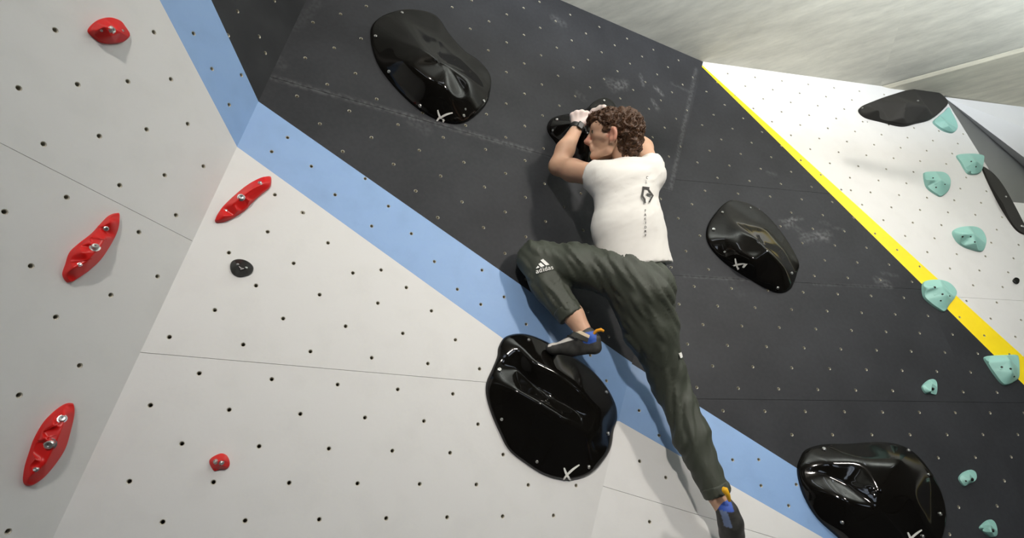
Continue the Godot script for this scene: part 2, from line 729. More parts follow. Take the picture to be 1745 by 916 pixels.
func flood_lamp(at: Vector3, target: Vector3, energy: float) -> void:
	var d := (target - at).normalized()
	var root := base("floodlight", Transform3D(Basis.looking_at(d), at))
	tag(root, "square floodlight under the ceiling far behind the camera, %s" % ("left one" if at.x < 1 else "right one"), "lamp", "floodlights")
	part("housing", box_mesh(Vector3(0.34, 0.3, 0.12), 0.012), M_black(), root, Transform3D(Basis(), Vector3(0, 0, 0.07)))
	var g := StandardMaterial3D.new()
	g.albedo_color = Color(0.9, 0.9, 0.9)
	g.emission_enabled = true
	g.emission = Color(1.0, 0.97, 0.92)
	g.emission_energy_multiplier = GLOW * 3.0
	part("glass", box_mesh(Vector3(0.28, 0.24, 0.012), 0.003), g, root)
	part("bracket", box_mesh(Vector3(0.03, 0.36, 0.03), 0.004), M_black(), root, Transform3D(Basis(root.basis.inverse()), root.basis.inverse() * Vector3(0, 0.17, 0) + Vector3(0, 0, 0.1)))
	var l := SpotLight3D.new()
	l.name = "light"
	l.light_energy = energy
	l.light_color = Color(1.0, 0.97, 0.93)
	l.light_size = 0.2
	l.spot_range = 40.0
	l.spot_attenuation = 2.0
	l.spot_angle = 32.0
	l.spot_angle_attenuation = 0.9
	l.shadow_enabled = true
	l.position = Vector3(0, 0, -0.02)
	root.add_child(l)

func M_black() -> StandardMaterial3D:
	return mat(Color(0.1, 0.1, 0.1), 0.5)

func unseen_lamp(at: Vector3, energy: float, upward: float, length: float, turn: float) -> void:
	var root := base("unseen_lamp_bar", Transform3D(Basis(Vector3.UP, turn), at))
	var which := ["first", "second", "third", "fourth"]
	var nth: int = lamp_count % 4
	lamp_count += 1
	tag(root, ("unseen short white lamp bar added above the camera to brighten ceiling and walls, %s from the left" if length < 1 else "long white lamp bar over the hall behind the camera, %s of four") % which[nth], "lamp", "added lamp bars near the walls" if length < 1 else "lamp bars over the hall")
	part("housing", box_mesh(Vector3(length + 0.06, 0.045, 0.1), 0.008), mat(Color(0.8, 0.8, 0.8), 0.5), root, Transform3D(Basis(), Vector3(0, 0.04, 0)))
	var g := StandardMaterial3D.new()
	g.albedo_color = Color(0.9, 0.9, 0.9)
	g.emission_enabled = true
	g.emission = Color(1.0, 0.97, 0.93)
	g.emission_energy_multiplier = GLOW
	for y in [0.014, 0.066]:
		part("diffuser", box_mesh(Vector3(length, 0.008, 0.086), 0.002), g, root, Transform3D(Basis(), Vector3(0, y, 0)))
	for s in [-length * 0.38, length * 0.38]:
		var rod := CylinderMesh.new()
		rod.top_radius = 0.005
		rod.bottom_radius = 0.005
		rod.height = CEIL - at.y - 0.07
		part("rod", rod, mat(Color(0.1, 0.1, 0.1), 0.4), root, Transform3D(Basis(), Vector3(s, 0.07 + rod.height / 2, 0)))
	for e in [[energy, -PI / 2, 0.006], [upward, PI / 2, 0.074]]:
		var l := AreaLight3D.new()
		l.name = "light"
		l.area_size = Vector2(length, 0.086)
		l.light_energy = e[0]
		l.light_color = Color(0.92, 0.96, 1.0)
		l.area_range = 40.0
		l.shadow_enabled = true
		l.transform = Transform3D(Basis(Vector3.RIGHT, e[1]), Vector3(0, e[2], 0))
		root.add_child(l, true)

func grain(base_c: Color, spread: float, freq: float, sd: int, rep := 0.5) -> NoiseTexture2D:
	var fn := FastNoiseLite.new()
	fn.seed = sd
	fn.frequency = freq
	fn.fractal_octaves = 5
	var t := NoiseTexture2D.new()
	t.width = 512
	t.height = 512
	t.seamless = true
	t.noise = fn
	var g := Gradient.new()
	g.offsets = PackedFloat32Array([0.0, 0.5, 1.0])
	g.colors = PackedColorArray([base_c.darkened(spread), base_c, base_c.lightened(spread * rep)])
	t.color_ramp = g
	return t

func paint(c: Color, rough: float, sd: int, spread := 0.035) -> StandardMaterial3D:
	var m := mat(Color.WHITE, rough)
	m.albedo_texture = grain(c, spread, 0.012, sd)
	m.uv1_scale = Vector3(0.9, 0.9, 0.9)
	var fn := FastNoiseLite.new()
	fn.seed = sd + 40
	fn.frequency = 0.09
	var t := NoiseTexture2D.new()
	t.width = 512
	t.height = 512
	t.seamless = true
	t.as_normal_map = true
	t.bump_strength = 0.6
	t.noise = fn
	m.normal_enabled = true
	m.normal_texture = t
	m.normal_scale = 0.12
	return m

func chalked(w: Dictionary, smears: Array, sd: int) -> StandardMaterial3D:
	# dark paint with the chalk that hands and shoes left on it; one texel is about 4 mm of wall
	const N := 900
	const SPAN := 4.5
	var img := Image.create(N, N, false, Image.FORMAT_RGB8)
	var fn := FastNoiseLite.new()
	fn.seed = sd
	fn.frequency = 1.0
	fn.fractal_octaves = 4
	for y in N:
		for x in N:
			var c := 1.0 + fn.get_noise_2d(x * 0.012, y * 0.012) * 0.13 + fn.get_noise_2d(x * 0.21, y * 0.21) * 0.07
			img.set_pixel(x, y, Color(0.187 * c, 0.192 * c, 0.204 * c))
	var corner := px2(872, 458, w) - Vector2(SPAN, SPAN) / 2
	for s in smears:
		var a := (px2(s[0], s[1], w) - corner) / SPAN * N
		var b := (px2(s[2], s[3], w) - corner) / SPAN * N
		var r: float = s[4] * 0.0028 / SPAN * N
		for y in range(int(minf(a.y, b.y) - r * 2), int(maxf(a.y, b.y) + r * 2) + 1):
			for x in range(int(minf(a.x, b.x) - r * 2), int(maxf(a.x, b.x) + r * 2) + 1):
				if x < 0 or y < 0 or x >= N or y >= N: continue
				var p := Vector2(x, y)
				var t := clampf((p - a).dot(b - a) / (b - a).length_squared(), 0, 1)
				var d := p.distance_to(a.lerp(b, t)) / r
				var k: float = s[5] * 0.6 * clampf(1.5 - d, 0, 1) * clampf(0.6 + fn.get_noise_2d(x * 0.2 + 70, y * 0.2) * 1.3, 0, 1)
				if k > 0: img.set_pixel(x, y, img.get_pixel(x, y).lerp(Color(0.78, 0.78, 0.77), k))
	var m: StandardMaterial3D = M.dark.duplicate()
	m.albedo_texture = ImageTexture.create_from_image(img)
	m.uv1_scale = Vector3(1.0 / SPAN, 1.0 / SPAN, 1)
	m.uv1_offset = Vector3(-corner.x / SPAN, -corner.y / SPAN, 0)
	m.normal_enabled = false
	return m

func make_materials() -> void:
	M.white = paint(Color(0.825, 0.825, 0.82), 0.55, 3, 0.02)
	M.white_plain = mat(Color(0.825, 0.825, 0.82), 0.55)
	M.blue = paint(Color(0.50, 0.63, 0.80), 0.5, 5, 0.03)
	M.dark = paint(Color(0.185, 0.189, 0.199), 0.5, 9, 0.06)
	M.dark.metallic_specular = 0.24
	M.yellow = paint(Color(0.95, 0.84, 0.03), 0.5, 11, 0.02)
	M.backing = mat(Color(0.16, 0.13, 0.09), 0.9)
	M.zinc = mat(Color(0.74, 0.72, 0.66), 0.45, 0.35)
	M.steel = mat(Color(0.80, 0.80, 0.79), 0.28, 0.9)
	M.gloss = mat(Color(0.055, 0.05, 0.042), 0.07)
	M.gloss.metallic_specular = 0.42
	M.matte_black = mat(Color(0.115, 0.108, 0.092), 0.75)
	M.resin_black = mat(Color(0.09, 0.09, 0.08), 0.2)
	M.red = mat(Color(0.80, 0.055, 0.04), 0.38)
	M.mint = mat(Color(0.545, 0.735, 0.70), 0.5)
	M.mark = mat(Color(0.93, 0.93, 0.91), 0.5)
	M.bolt_dark = mat(Color(0.12, 0.12, 0.11), 0.4, 0.5)

	insert_mesh = lathe([Vector2(0.0073, -0.0008), Vector2(0.0062, -0.0012), Vector2(0.0052, -0.0022), Vector2(0.0050, -0.011), Vector2(0.0058, -0.013), Vector2(0.0058, -0.0195)], 10)
	bolt_mesh = lathe([Vector2(0.0, 0.0035), Vector2(0.0022, 0.0035), Vector2(0.0024, 0.0062), Vector2(0.0052, 0.0066), Vector2(0.0068, 0.005), Vector2(0.007, 0.0), Vector2(0.0095, -0.0002)], 12)

func build_walls() -> void:
	WL = make_wall(Vector3(0.25094, -0.09974, 0.96285), -1.788211, Vector3(0.9678, 0.0042, -0.2518))
	WR = make_wall(Vector3(0, 0, 1), -2.026307, Vector3(1, 0, 0))
	WA = make_wall(Vector3(0.8554, -0.16412, 0.49128), -1.549119, Vector3(0.49803, 0.0, -0.86716))
	# the two folds
	var la0 := hit(404, 250, WL)
	var la1 := hit(90, 916, WL)
	var at_y := func(a: Vector3, b: Vector3, y: float) -> Vector3: return a + (b - a) * ((y - a.y) / (b.y - a.y))
	var la_top: Vector3 = at_y.call(la0, la1, CEIL)
	var la_bot: Vector3 = at_y.call(la0, la1, 0.0)
	var lr := func(y: float) -> Vector3:
		# z known from the right wall, x from the left one
		var z: float = WR.o.z
		var d: Vector3 = Vector3(0, y, z) - WL.o
		return Vector3(-(WL.n.y * d.y + WL.n.z * d.z) / WL.n.x + WL.o.x, y, z)
	var lr_top: Vector3 = lr.call(CEIL)
	var lr_bot: Vector3 = lr.call(0.0)

	# ---- middle wall
	var out := PackedVector2Array([to2(la_bot, WL), to2(lr_bot, WL), to2(lr_top, WL), to2(la_top, WL)])
	var a0 := px2(404, 250, WL)
	var a1 := px2(856, 575.5, WL)
	var b0 := to2(at_y.call(la0, la1, hit(445, 174, WL).y), WL)
	var b1 := px2(1022, 579, WL)
	var zw := cut(out, half_plane(a0, a1, false))
	var zb := cut(cut(out, half_plane(a0, a1, true)), half_plane(b0, b1, false))
	var zd := cut(out, half_plane(b0, b1, true))
	var holes := []
	var in_w := biggest(Geometry2D.offset_polygon(zw, -0.045))
	var in_d := biggest(Geometry2D.offset_polygon(zd, -0.012))
	for i in range(-30, 40):
		for j in range(-40, 40):
			if (i + j) % 2 != 0: continue
			var q := Vector2(0.1 * (i + 8.99515), -0.1 * (j - 24.27054))
			if Geometry2D.is_point_in_polygon(q, in_w) or Geometry2D.is_point_in_polygon(q, in_d): holes.append(q)
	for p in [[468.3, 331.5], [515, 361.7], [649.5, 459.7], [692.5, 489.5], [463, 258], [490, 234], [530.5, 283], [571, 331.5], [622.5, 304], [633.3, 385], [662, 351], [701, 397.7], [740.3, 445.3], [821.5, 460], [779.5, 492.5], [859, 505.5], [819.5, 518.3], [896.7, 552], [1006, 605], [1033.7, 648.5]]:
		holes.append(px2(p[0], p[1], WL))
	var s1 := [px2(240, 600, WL), px2(830, 651, WL)]
	var s2 := [px2(465, 132, WL), px2(905, 257, WL)]
	build_wall("wall_middle", "overhanging plywood wall behind the climber, white below, blue band, dark grey above", WL, out,
		[[zw, M.white, [s1], "white painted plywood sheet"], [zb, M.blue, [], "sky blue painted band"], [zd, chalked(WL, [[465, 133, 905, 257, 5, 0.30], [905, 257, 1142, 324, 4, 0.10], [1186, 118, 1142, 322, 5, 0.28], [1036, 140, 1062, 146, 12, 0.25], [1044, 152, 1066, 140, 9, 0.2], [1091, 128, 1095, 145, 5, 0.35], [1117, 150, 1127, 160, 6, 0.5], [1112, 172, 1120, 186, 6, 0.4], [1144, 142, 1172, 156, 4, 0.22], [984, 160, 994, 168, 8, 0.18], [945, 32, 958, 40, 10, 0.25], [500, 48, 540, 6, 8, 0.12], [470, 100, 480, 112, 8, 0.16], [700, 208, 725, 222, 10, 0.14]], 51), [s2], "dark grey painted plywood sheet"]], holes)

	# ---- right wall
	out = PackedVector2Array([to2(lr_bot, WR), to2(Vector3(5.4, 0, WR.o.z), WR), to2(Vector3(5.4, 3.33, WR.o.z), WR), to2(Vector3(3.645, 3.33, WR.o.z), WR), to2(Vector3(3.645, CEIL, WR.o.z), WR), to2(lr_top, WR)])
	a0 = px2(1144.5, 768, WR)
	a1 = px2(1308, 861.5, WR)
	b0 = px2(1198, 696, WR)
	b1 = px2(1357, 796.5, WR)
	var y0 := px2(1313, 229, WR)
	var y1 := px2(1694, 605, WR)
	var y2 := px2(1327, 229, WR)
	var y3 := px2(1744, 607, WR)
	zw = cut(out, half_plane(a0, a1, false))
	zb = cut(cut(out, half_plane(a0, a1, true)), half_plane(b0, b1, false))
	zd = cut(cut(out, half_plane(b0, b1, true)), half_plane(y0, y1, false))
	var zy := cut(cut(out, half_plane(y0, y1, true)), half_plane(y2, y3, false))
	var zt := cut(out, half_plane(y2, y3, true))
	holes = []
	var above := cut(out, half_plane(b0, b1, true, 0.02))
	for i in range(-30, 40):
		for j in range(-50, 40):
			if (i + j) % 2 != 0: continue
			var q := Vector2(0.1 * (i + 17.11724), -0.1 * (j + (-4.99743)))
			var p := to3(q, WR)
			if p.y > CEIL - 0.06 or (p.x > 3.62 and p.y > 3.28) or p.x > 5.3: continue
			if p.x < lr.call(p.y).x + 0.05: continue
			if Geometry2D.is_point_in_polygon(q, above): holes.append(q)
			elif Geometry2D.is_point_in_polygon(q, zw) and p.y < 1.45: holes.append(q)
	for p in [[1089.3, 699], [1123, 741.3], [1090, 785.3], [1134.5, 813], [1107, 888.5], [1248.5, 783], [1293, 782.5], [1297, 827], [1344, 861], [1357, 825], [1450, 324]]:
		holes.append(px2(p[0], p[1], WR))
	var hy := func(y: float) -> Array: return [to2(Vector3(0, y, WR.o.z), WR), to2(Vector3(1, y, WR.o.z), WR)]
	build_wall("wall_right", "upright plywood wall, dark grey below a yellow diagonal stripe, white above it", WR, out,
		[[zw, M.white, [[px2(1025, 827, WR), px2(1075, 842, WR)]], "white painted plywood sheet"], [zb, M.blue, [], "sky blue painted band"],
		[zd, chalked(WR, [[1165, 471, 1280, 478, 3, 0.22], [1387, 485, 1523, 490, 3, 0.2], [1340, 386, 1352, 374, 6, 0.35], [1330, 378, 1365, 372, 5, 0.25], [1355, 388, 1372, 400, 7, 0.2], [1370, 408, 1410, 398, 10, 0.28], [1392, 400, 1408, 408, 7, 0.25], [1400, 378, 1412, 382, 6, 0.15], [1420, 388, 1438, 392, 4, 0.2], [1495, 478, 1512, 484, 8, 0.35], [1503, 466, 1528, 470, 4, 0.2], [1310, 295, 1320, 298, 6, 0.2], [1240, 480, 1262, 500, 12, 0.08]], 52), [hy.call(3.26), hy.call(2.655), hy.call(2.05)], "dark grey painted plywood sheet"], [zy, M.yellow, [], "narrow yellow diagonal stripe"], [zt, M.white, [hy.call(2.62)], "white painted plywood sheet"]], holes)

	# ---- left wall
	var far := -1.9
	out = PackedVector2Array([to2(la_bot, WA), to2(la_top, WA), to2(la_top, WA) + Vector2(far, 0.0), to2(la_bot, WA) + Vector2(far, 0.0)])
	if Geometry2D.is_polygon_clockwise(out): out.reverse()
	a0 = px2(404, 250, WA)
	a1 = px2(272, 0, WA)
	b0 = to2(at_y.call(la0, la1, hit(445, 174, WL).y), WA)
	b1 = px2(360, 0, WA)
	zw = cut(out, half_plane(a0, a1, true))
	zb = cut(cut(out, half_plane(a0, a1, false)), half_plane(b0, b1, true))
	zd = cut(out, half_plane(b0, b1, false))
	holes = []
	for p in [[94.3, 51.2], [181, 53], [262.5, 55], [32, 150], [132.3, 143.8], [218, 138.8], [291.5, 135], [250, 220.5], [320, 211], [74.3, 245.3], [169.3, 231.8], [204, 315.5], [280.7, 298.3], [346.7, 283.3], [113.7, 336], [8, 360.7], [300, 366.3], [236.8, 395.3], [53, 453], [152, 422], [268.5, 470.8], [189, 502.5], [95.3, 540], [136, 622.5], [32.7, 673], [14, 905],
			[330, 57], [389, 60], [361.5, 117.3], [411.5, 128], [390.7, 178.3], [405, 19], [442, 62], [452.5, 90], [468, 1], [82, 745]]:
		holes.append(px2(p[0], p[1], WA))
	var g0 := px2(132.3, 143.8, WA)
	var g1 := px2(218, 138.8, WA) - g0
	var g2 := px2(169.3, 231.8, WA) - g0
	for i in range(-14, 8):
		for j in range(-14, 14):
			var q := g0 + g1 * i + g2 * j
			if Geometry2D.is_point_in_polygon(q, zw) and not in_frame(to3(q, WA)) and q.x < g0.x + 0.1: holes.append(q)
	build_wall("wall_left", "white plywood wall leaning in at the left, crossed by a blue band at its top", WA, out,
		[[zw, M.white, [[px2(0, 243, WA), px2(237, 364, WA)]], "white painted plywood sheet"], [zb, M.blue, [], "sky blue painted band"], [zd, M.dark, [], "dark grey painted plywood sheet"]], holes)

	# ---- the faceted corner beyond the right wall's edge
	var P0 := Vector3(3.645, CEIL - 0.02, WR.o.z - 0.002)
	var along := func(px: float, py: float, z: float) -> Vector3:
		var r := ray(px, py)
		return CAM + r * (z / r.z)
	var Q1: Vector3 = P0 + (along.call(1745, 217, -2.03) - P0) * 2.6
	var Q2: Vector3 = P0 + (along.call(1745, 268, -2.13) - P0) * 2.6
	var Q0 := Vector3(maxf(Q1.x, 5.4), CEIL, WR.o.z - 0.002)
	var B0 := Vector3(3.60, 3.25, -2.32)
	var B1 := Vector3(Q2.x, 3.25, -2.42)
	var root := base("wall_far")
	tag(root, "white folded panels in the recess beyond the right wall's upright edge", "", "", "structure")
	for tri in [[P0, Q0, Q1], [P0, Q1, Q2], [P0, Q2, B1, B0]]:
		var v := PackedVector3Array()
		var n := PackedVector3Array()
		var idx := PackedInt32Array()
		var c: Vector3 = tri[0]
		var f: Vector3 = (tri[2] - c).cross(tri[1] - c).normalized()
		if f.dot(CAM - c) < 0: f = -f
		for h in [0.0, -0.018]:
			var bq := v.size()
			for p in tri:
				v.append(p + f * h); n.append(f if h == 0.0 else -f)
			for k in range(1, tri.size() - 1): idx.append_array([bq, bq + k, bq + k + 1])
		part("panel", mesh_from(v, n, idx), M.white_plain, root)

func window_wall(called: String, label: String, origin: Vector3, along: Vector3, length: float, openings: Array, number: int) -> int:
	# a plastered wall with glazed openings [start, end, sill, head]
	var inward := along.cross(Vector3.UP).normalized()
	var root := base(called, Transform3D(Basis(along, Vector3.UP, along.cross(Vector3.UP)), origin))
	tag(root, label, "", "", "structure")
	var xs := 0.0
	var rects := []
	for o in openings:
		rects.append([xs, o[0], 0.0, CEIL])
		rects.append([o[0], o[1], 0.0, o[2]])
		rects.append([o[0], o[1], o[3], CEIL])
		xs = o[1]
	rects.append([xs, length, 0.0, CEIL])
	for r in rects:
		var s := Vector3(r[1] - r[0], r[3] - r[2], 0.25)
		if s.x < 0.01 or s.y < 0.01: continue
		part("masonry", box_mesh(s), M.plaster, root, Transform3D(Basis(), Vector3((r[0] + r[1]) / 2, (r[2] + r[3]) / 2, 0)))
	for o in openings:
		var wn := base("window_%d" % number, root.transform)
		number += 1
		tag(wn, "", "", "", "structure")
		var ow: float = o[1] - o[0]
		var oh: float = o[3] - o[2]
		var cx: float = (o[0] + o[1]) / 2
		var cy: float = (o[2] + o[3]) / 2
		for y in [o[2] + 0.04, cy, o[3] - 0.04]:
			part("frame_bar", box_mesh(Vector3(ow, 0.08, 0.07), 0.006), M.frame, wn, Transform3D(Basis(), Vector3(cx, y, 0)))
		var nb := int(round(ow / 1.1))
		for k in nb + 1:
			var x: float = lerpf(o[0] + 0.04, o[1] - 0.04, float(k) / nb)
			part("mullion", box_mesh(Vector3(0.07, oh - 0.16, 0.065), 0.006), M.frame, wn, Transform3D(Basis(), Vector3(x, cy, 0)))
		part("pane", box_mesh(Vector3(ow - 0.08, oh - 0.08, 0.008)), M.glass, wn, Transform3D(Basis(), Vector3(cx, cy, 0)))
	return number

func build_hall() -> void:
	M.plaster = mat(Color(0.34, 0.335, 0.33), 0.8)
	M.frame = mat(Color(0.12, 0.12, 0.13), 0.4)
	M.glass = mat(Color(0.9, 0.95, 0.95, 0.06), 0.02)
	M.glass.transparency = BaseMaterial3D.TRANSPARENCY_ALPHA
	M.mat_grey = mat(Color(0.24, 0.25, 0.27), 0.7)
	# concrete with the streaks of its shuttering
	var img := Image.create(1024, 512, false, Image.FORMAT_RGB8)
	var n1 := FastNoiseLite.new()
	n1.seed = 21
	n1.frequency = 1.0
	n1.fractal_octaves = 4
	var n2 := FastNoiseLite.new()
	n2.seed = 5
	n2.frequency = 1.0
	for y in 512:
		for x in 1024:
			var a := n1.get_noise_2d(x * 0.006, y * 0.035) * 0.5 + n1.get_noise_2d(x * 0.03 + 90, y * 0.16) * 0.22 + n2.get_noise_2d(x * 0.25, y * 0.25) * 0.06
			a += smoothstep(0.35, 0.6, n2.get_noise_2d(x * 0.02 + 400, y * 0.05)) * -0.12
			var c := 0.76 + a * 0.13
			img.set_pixel(x, y, Color(c * 1.02, c, c * 0.925))
	M.concrete = mat(Color.WHITE, 0.85)
	M.concrete.albedo_texture = ImageTexture.create_from_image(img)
	M.concrete_old = M.concrete.duplicate()
	M.concrete_old.albedo_color = Color(1.0, 0.99, 0.96)
	M.concrete_old.uv1_scale = Vector3(0.27, 0.6, 1)
	# ceiling: two slabs meeting at a slanting chamfered joint
	var up := func(px: float, py: float) -> Vector3:
		var r := ray(px, py)
		return CAM + r * ((CEIL - CAM.y) / r.y)
	var j0: Vector3 = up.call(1500, 147)
	var j1: Vector3 = up.call(1745, 80)
	var jd := (j1 - j0).normalized()
	var lid := {"n": Vector3(0, -1, 0), "c": 0.0, "u": jd, "v": Vector3(0, -1, 0).cross(jd), "o": j0}
	var room := PackedVector2Array()
	for p in [Vector3(-5.2, CEIL, -3.0), Vector3(7.2, CEIL, -3.0), Vector3(7.2, CEIL, 8.2), Vector3(-5.2, CEIL, 8.2)]: room.append(to2(p, lid))
	var root := base("ceiling")
	tag(root, "pale grey concrete ceiling with shuttering streaks and a slanting joint", "", "", "structure")
	var far_left: bool = (up.call(1650, 150) - j0).dot(lid.v) > 0
	var near_half := cut(room, half_plane(Vector2.ZERO, Vector2(1, 0), not far_left, 0.004))
	var far_half := cut(room, half_plane(Vector2.ZERO, Vector2(1, 0), far_left, 0.004))
	part("slab", slab(near_half, lid, 0.0, -0.3), M.concrete, root)
	part("slab", slab(far_half, lid, 0.0, -0.3), M.concrete, root)
	# the far slab's edge is a shallow beam with a chamfer
	var sgn := 1.0 if far_left else -1.0
	var v := PackedVector3Array()
	var idx := PackedInt32Array()
	var prof := [Vector2(0.005, -0.03), Vector2(0.005, 0.002), Vector2(0.03, 0.012), Vector2(2.6, 0.012), Vector2(2.6, 0.0)]
	for i in prof.size() - 1:
		var b := v.size()
		for e in [-6.0, 6.0]:
			v.append(to3(Vector2(e, prof[i].x * sgn), lid, prof[i].y)); v.append(to3(Vector2(e, prof[i + 1].x * sgn), lid, prof[i + 1].y))
		idx.append_array([b, b + 1, b + 2, b + 2, b + 1, b + 3])
	var uv := PackedVector2Array()
	for p in v: uv.append(to2(p, lid))
	var beam := part(numbered("trim_1"), mesh_from(v, smooth_normals(v, idx), idx, uv), M.concrete_old, self)
	tag(beam, "darker concrete slab with a chamfered edge under the ceiling", "", "", "structure")
	M.concrete.uv1_scale = Vector3(0.33, 0.5, 1)
	# matting on the floor, in big sections
	var fl := base("floor")
	tag(fl, "dark grey crash matting in large sections", "", "", "structure")
	part("slab", box_mesh(Vector3(12.4, 0.2, 11.2)), M.backing, fl, Transform3D(Basis(), Vector3(1.0, -0.17, 2.6)))
	for i in 4:
		for k in 4:
			part("mat_section", box_mesh(Vector3(3.08, 0.07, 2.78), 0.012), M.mat_grey, fl, Transform3D(Basis(), Vector3(-5.2 + 1.55 + i * 3.1, -0.035, -3.0 + 1.4 + k * 2.8)))
	var num := 1
	num = window_wall("wall_back", "grey plastered wall with tall windows behind the camera", Vector3(7.2, 0, 8.2), Vector3(-1, 0, 0), 12.4, [[2.4, 4.0, 2.4, 3.8], [5.8, 7.4, 2.4, 3.8], [9.2, 10.8, 2.4, 3.8]], num)
	num = window_wall("wall_side", "grey plastered wall with windows at the hall's right end", Vector3(7.2, 0, -3.0), Vector3(0, 0, 1), 11.2, [[7.0, 8.6, 2.4, 3.8]], num)
	num = window_wall("wall_end", "grey plastered wall at the hall's left end", Vector3(-5.2, 0, 8.2), Vector3(0, 0, -1), 11.2, [], num)
	num = window_wall("wall_front", "plastered wall closing the hall behind the climbing walls", Vector3(-5.2, 0, -3.0), Vector3(1, 0, 0), 12.4, [], num)

func build_holds() -> void:
	var g := "big black gloss holds"
	# the tall one at the top
	var h := make_hold("gloss_hold", "big black gloss hold with a waisted outline, topmost on the dark grey wall", g, WL, M.gloss,
		[[631, 62], [633, 46], [645, 33], [663, 24], [688, 18], [712, 19], [735, 25], [749, 36], [765, 60], [789, 87], [812, 103], [829, 120], [836, 137], [834, 158], [830, 174], [816, 192], [794, 208], [772, 211], [744, 204], [714, 187], [689, 166], [664, 139], [645, 112], [635, 86]],
		[[706, 62, 0.085], [722, 84, 0.13], [672, 66, 0.055], [668, 100, 0.06], [700, 112, 0.10], [762, 110, 0.135], [800, 134, 0.10], [736, 140, 0.115], [762, 156, 0.11], [794, 172, 0.06], [744, 184, 0.045], [768, 190, 0.05], [752, 66, 0.03], [790, 104, 0.045]], 0.012, 9,
		[[640, 62], [685, 22], [663, 122], [716, 180], [824, 172], [790, 197], [793, 186, 0.7]])
	hold_mark(h, [[Vector2(746, 187), Vector2(748, 200), Vector2(756, 208)], [Vector2(771, 192), Vector2(756, 194), Vector2(744, 206)]], 1.7, M.mark)
	# the one both hands hold
	h = make_hold("gloss_hold", "black gloss hold gripped by both hands of the climber", g, WL, M.gloss,
		[[932, 216], [938, 204], [952, 198], [975, 194], [995, 188], [1012, 174], [1028, 168], [1042, 174], [1051, 188], [1060, 208], [1060, 232], [1048, 256], [1030, 276], [1012, 290], [996, 296], [980, 284], [962, 264], [944, 240], [935, 228]],
		[[952, 212, 0.06], [975, 208, 0.10], [1002, 202, 0.12], [1026, 192, 0.08], [1000, 226, 0.15], [1030, 222, 0.12], [970, 236, 0.10], [1000, 256, 0.10], [1028, 250, 0.08]], 0.012, 7,
		[[949, 204], [1029, 172], [942, 222, 0.7]])
	# right of the climber
	h = make_hold("gloss_hold", "black gloss hold right of the climber's back, pointed at its lower end", g, WR, M.gloss,
		[[1222, 359], [1236, 346], [1250, 342], [1279, 350], [1304, 367], [1325, 390], [1345, 419], [1360, 449], [1357, 466], [1351, 484], [1343, 495], [1326, 499], [1304, 491], [1276, 475], [1250, 459], [1226, 440], [1208, 418], [1203, 399], [1208, 379]],
		[[1240, 372, 0.05], [1262, 392, 0.10], [1288, 405, 0.12], [1312, 430, 0.13], [1334, 455, 0.10], [1240, 404, 0.06], [1258, 428, 0.08], [1290, 450, 0.11], [1318, 474, 0.09], [1306, 388, 0.035], [1336, 426, 0.04]], 0.012, 9,
		[[1216, 391, 1.2], [1231, 362], [1235, 429, 0.8], [1279, 354, 0.7], [1349, 465], [1325, 490]])
	hold_mark(h, [[Vector2(1253, 440), Vector2(1254, 449), Vector2(1258, 459)], [Vector2(1274, 450), Vector2(1262, 448), Vector2(1248, 453)]], 1.6, M.mark)
	# the foothold
	h = make_hold("gloss_hold", "large black gloss hold with two folds under the climber's raised foot", g, WL, M.gloss,
		[[849, 592], [858, 576], [872, 570], [890, 569], [908, 573], [931, 583], [962, 600], [999, 624], [1028, 654], [1046, 686], [1050, 712], [1044, 734], [1040, 760], [1030, 780], [1011, 802], [990, 813], [962, 817], [926, 808], [891, 786], [866, 765], [850, 735], [836, 702], [828, 672], [829, 650], [839, 627], [847, 607]],
		[[866, 608, 0.035], [885, 590, 0.05], [912, 618, 0.09], [950, 636, 0.10], [990, 668, 0.11], [1020, 700, 0.08], [880, 628, 0.028], [912, 658, 0.05], [944, 678, 0.065], [985, 702, 0.08], [856, 652, 0.05], [880, 664, 0.085], [920, 686, 0.115], [960, 712, 0.12], [1000, 736, 0.09], [860, 690, 0.04], [900, 730, 0.06], [950, 770, 0.06], [1000, 770, 0.055]], 0.014, 5,
		[[901, 579], [851, 630, 1.2], [1033, 668], [1036, 738], [1003, 795], [915, 786, 0.8], [855, 714, 0.8]])
	hold_mark(h, [[Vector2(961, 796), Vector2(964, 808), Vector2(972, 817)], [Vector2(987, 791), Vector2(970, 801), Vector2(959, 817)]], 2.0, M.mark)
	# bottom right corner
	h = make_hold("gloss_hold", "large black gloss hold with a chalky top at the bottom edge, lowest right", g, WR, M.gloss,
		[[1358, 802], [1363, 780], [1374, 765], [1402, 757], [1445, 756], [1490, 753], [1528, 757], [1556, 772], [1582, 802], [1600, 836], [1609, 872], [1607, 900], [1597, 925], [1565, 950], [1515, 957], [1462, 944], [1424, 912], [1390, 880], [1367, 840]],
		[[1380, 790, 0.04], [1410, 785, 0.07], [1470, 785, 0.10], [1530, 790, 0.11], [1400, 806, 0.05], [1440, 826, 0.075], [1500, 835, 0.13], [1555, 838, 0.12], [1390, 836, 0.055], [1440, 852, 0.11], [1500, 868, 0.12], [1570, 870, 0.08], [1460, 910, 0.07], [1540, 915, 0.07], [1592, 880, 0.03]], 0.014, 8,
		[[1404, 765, 1.2], [1548, 767], [1582, 808, 0.8], [1602, 875], [1435, 889], [1572, 913]])
	hold_mark(h, [[Vector2(1546, 906), Vector2(1550, 916), Vector2(1557, 925)], [Vector2(1570, 902), Vector2(1556, 910), Vector2(1545, 924)]], 2.0, M.mark)

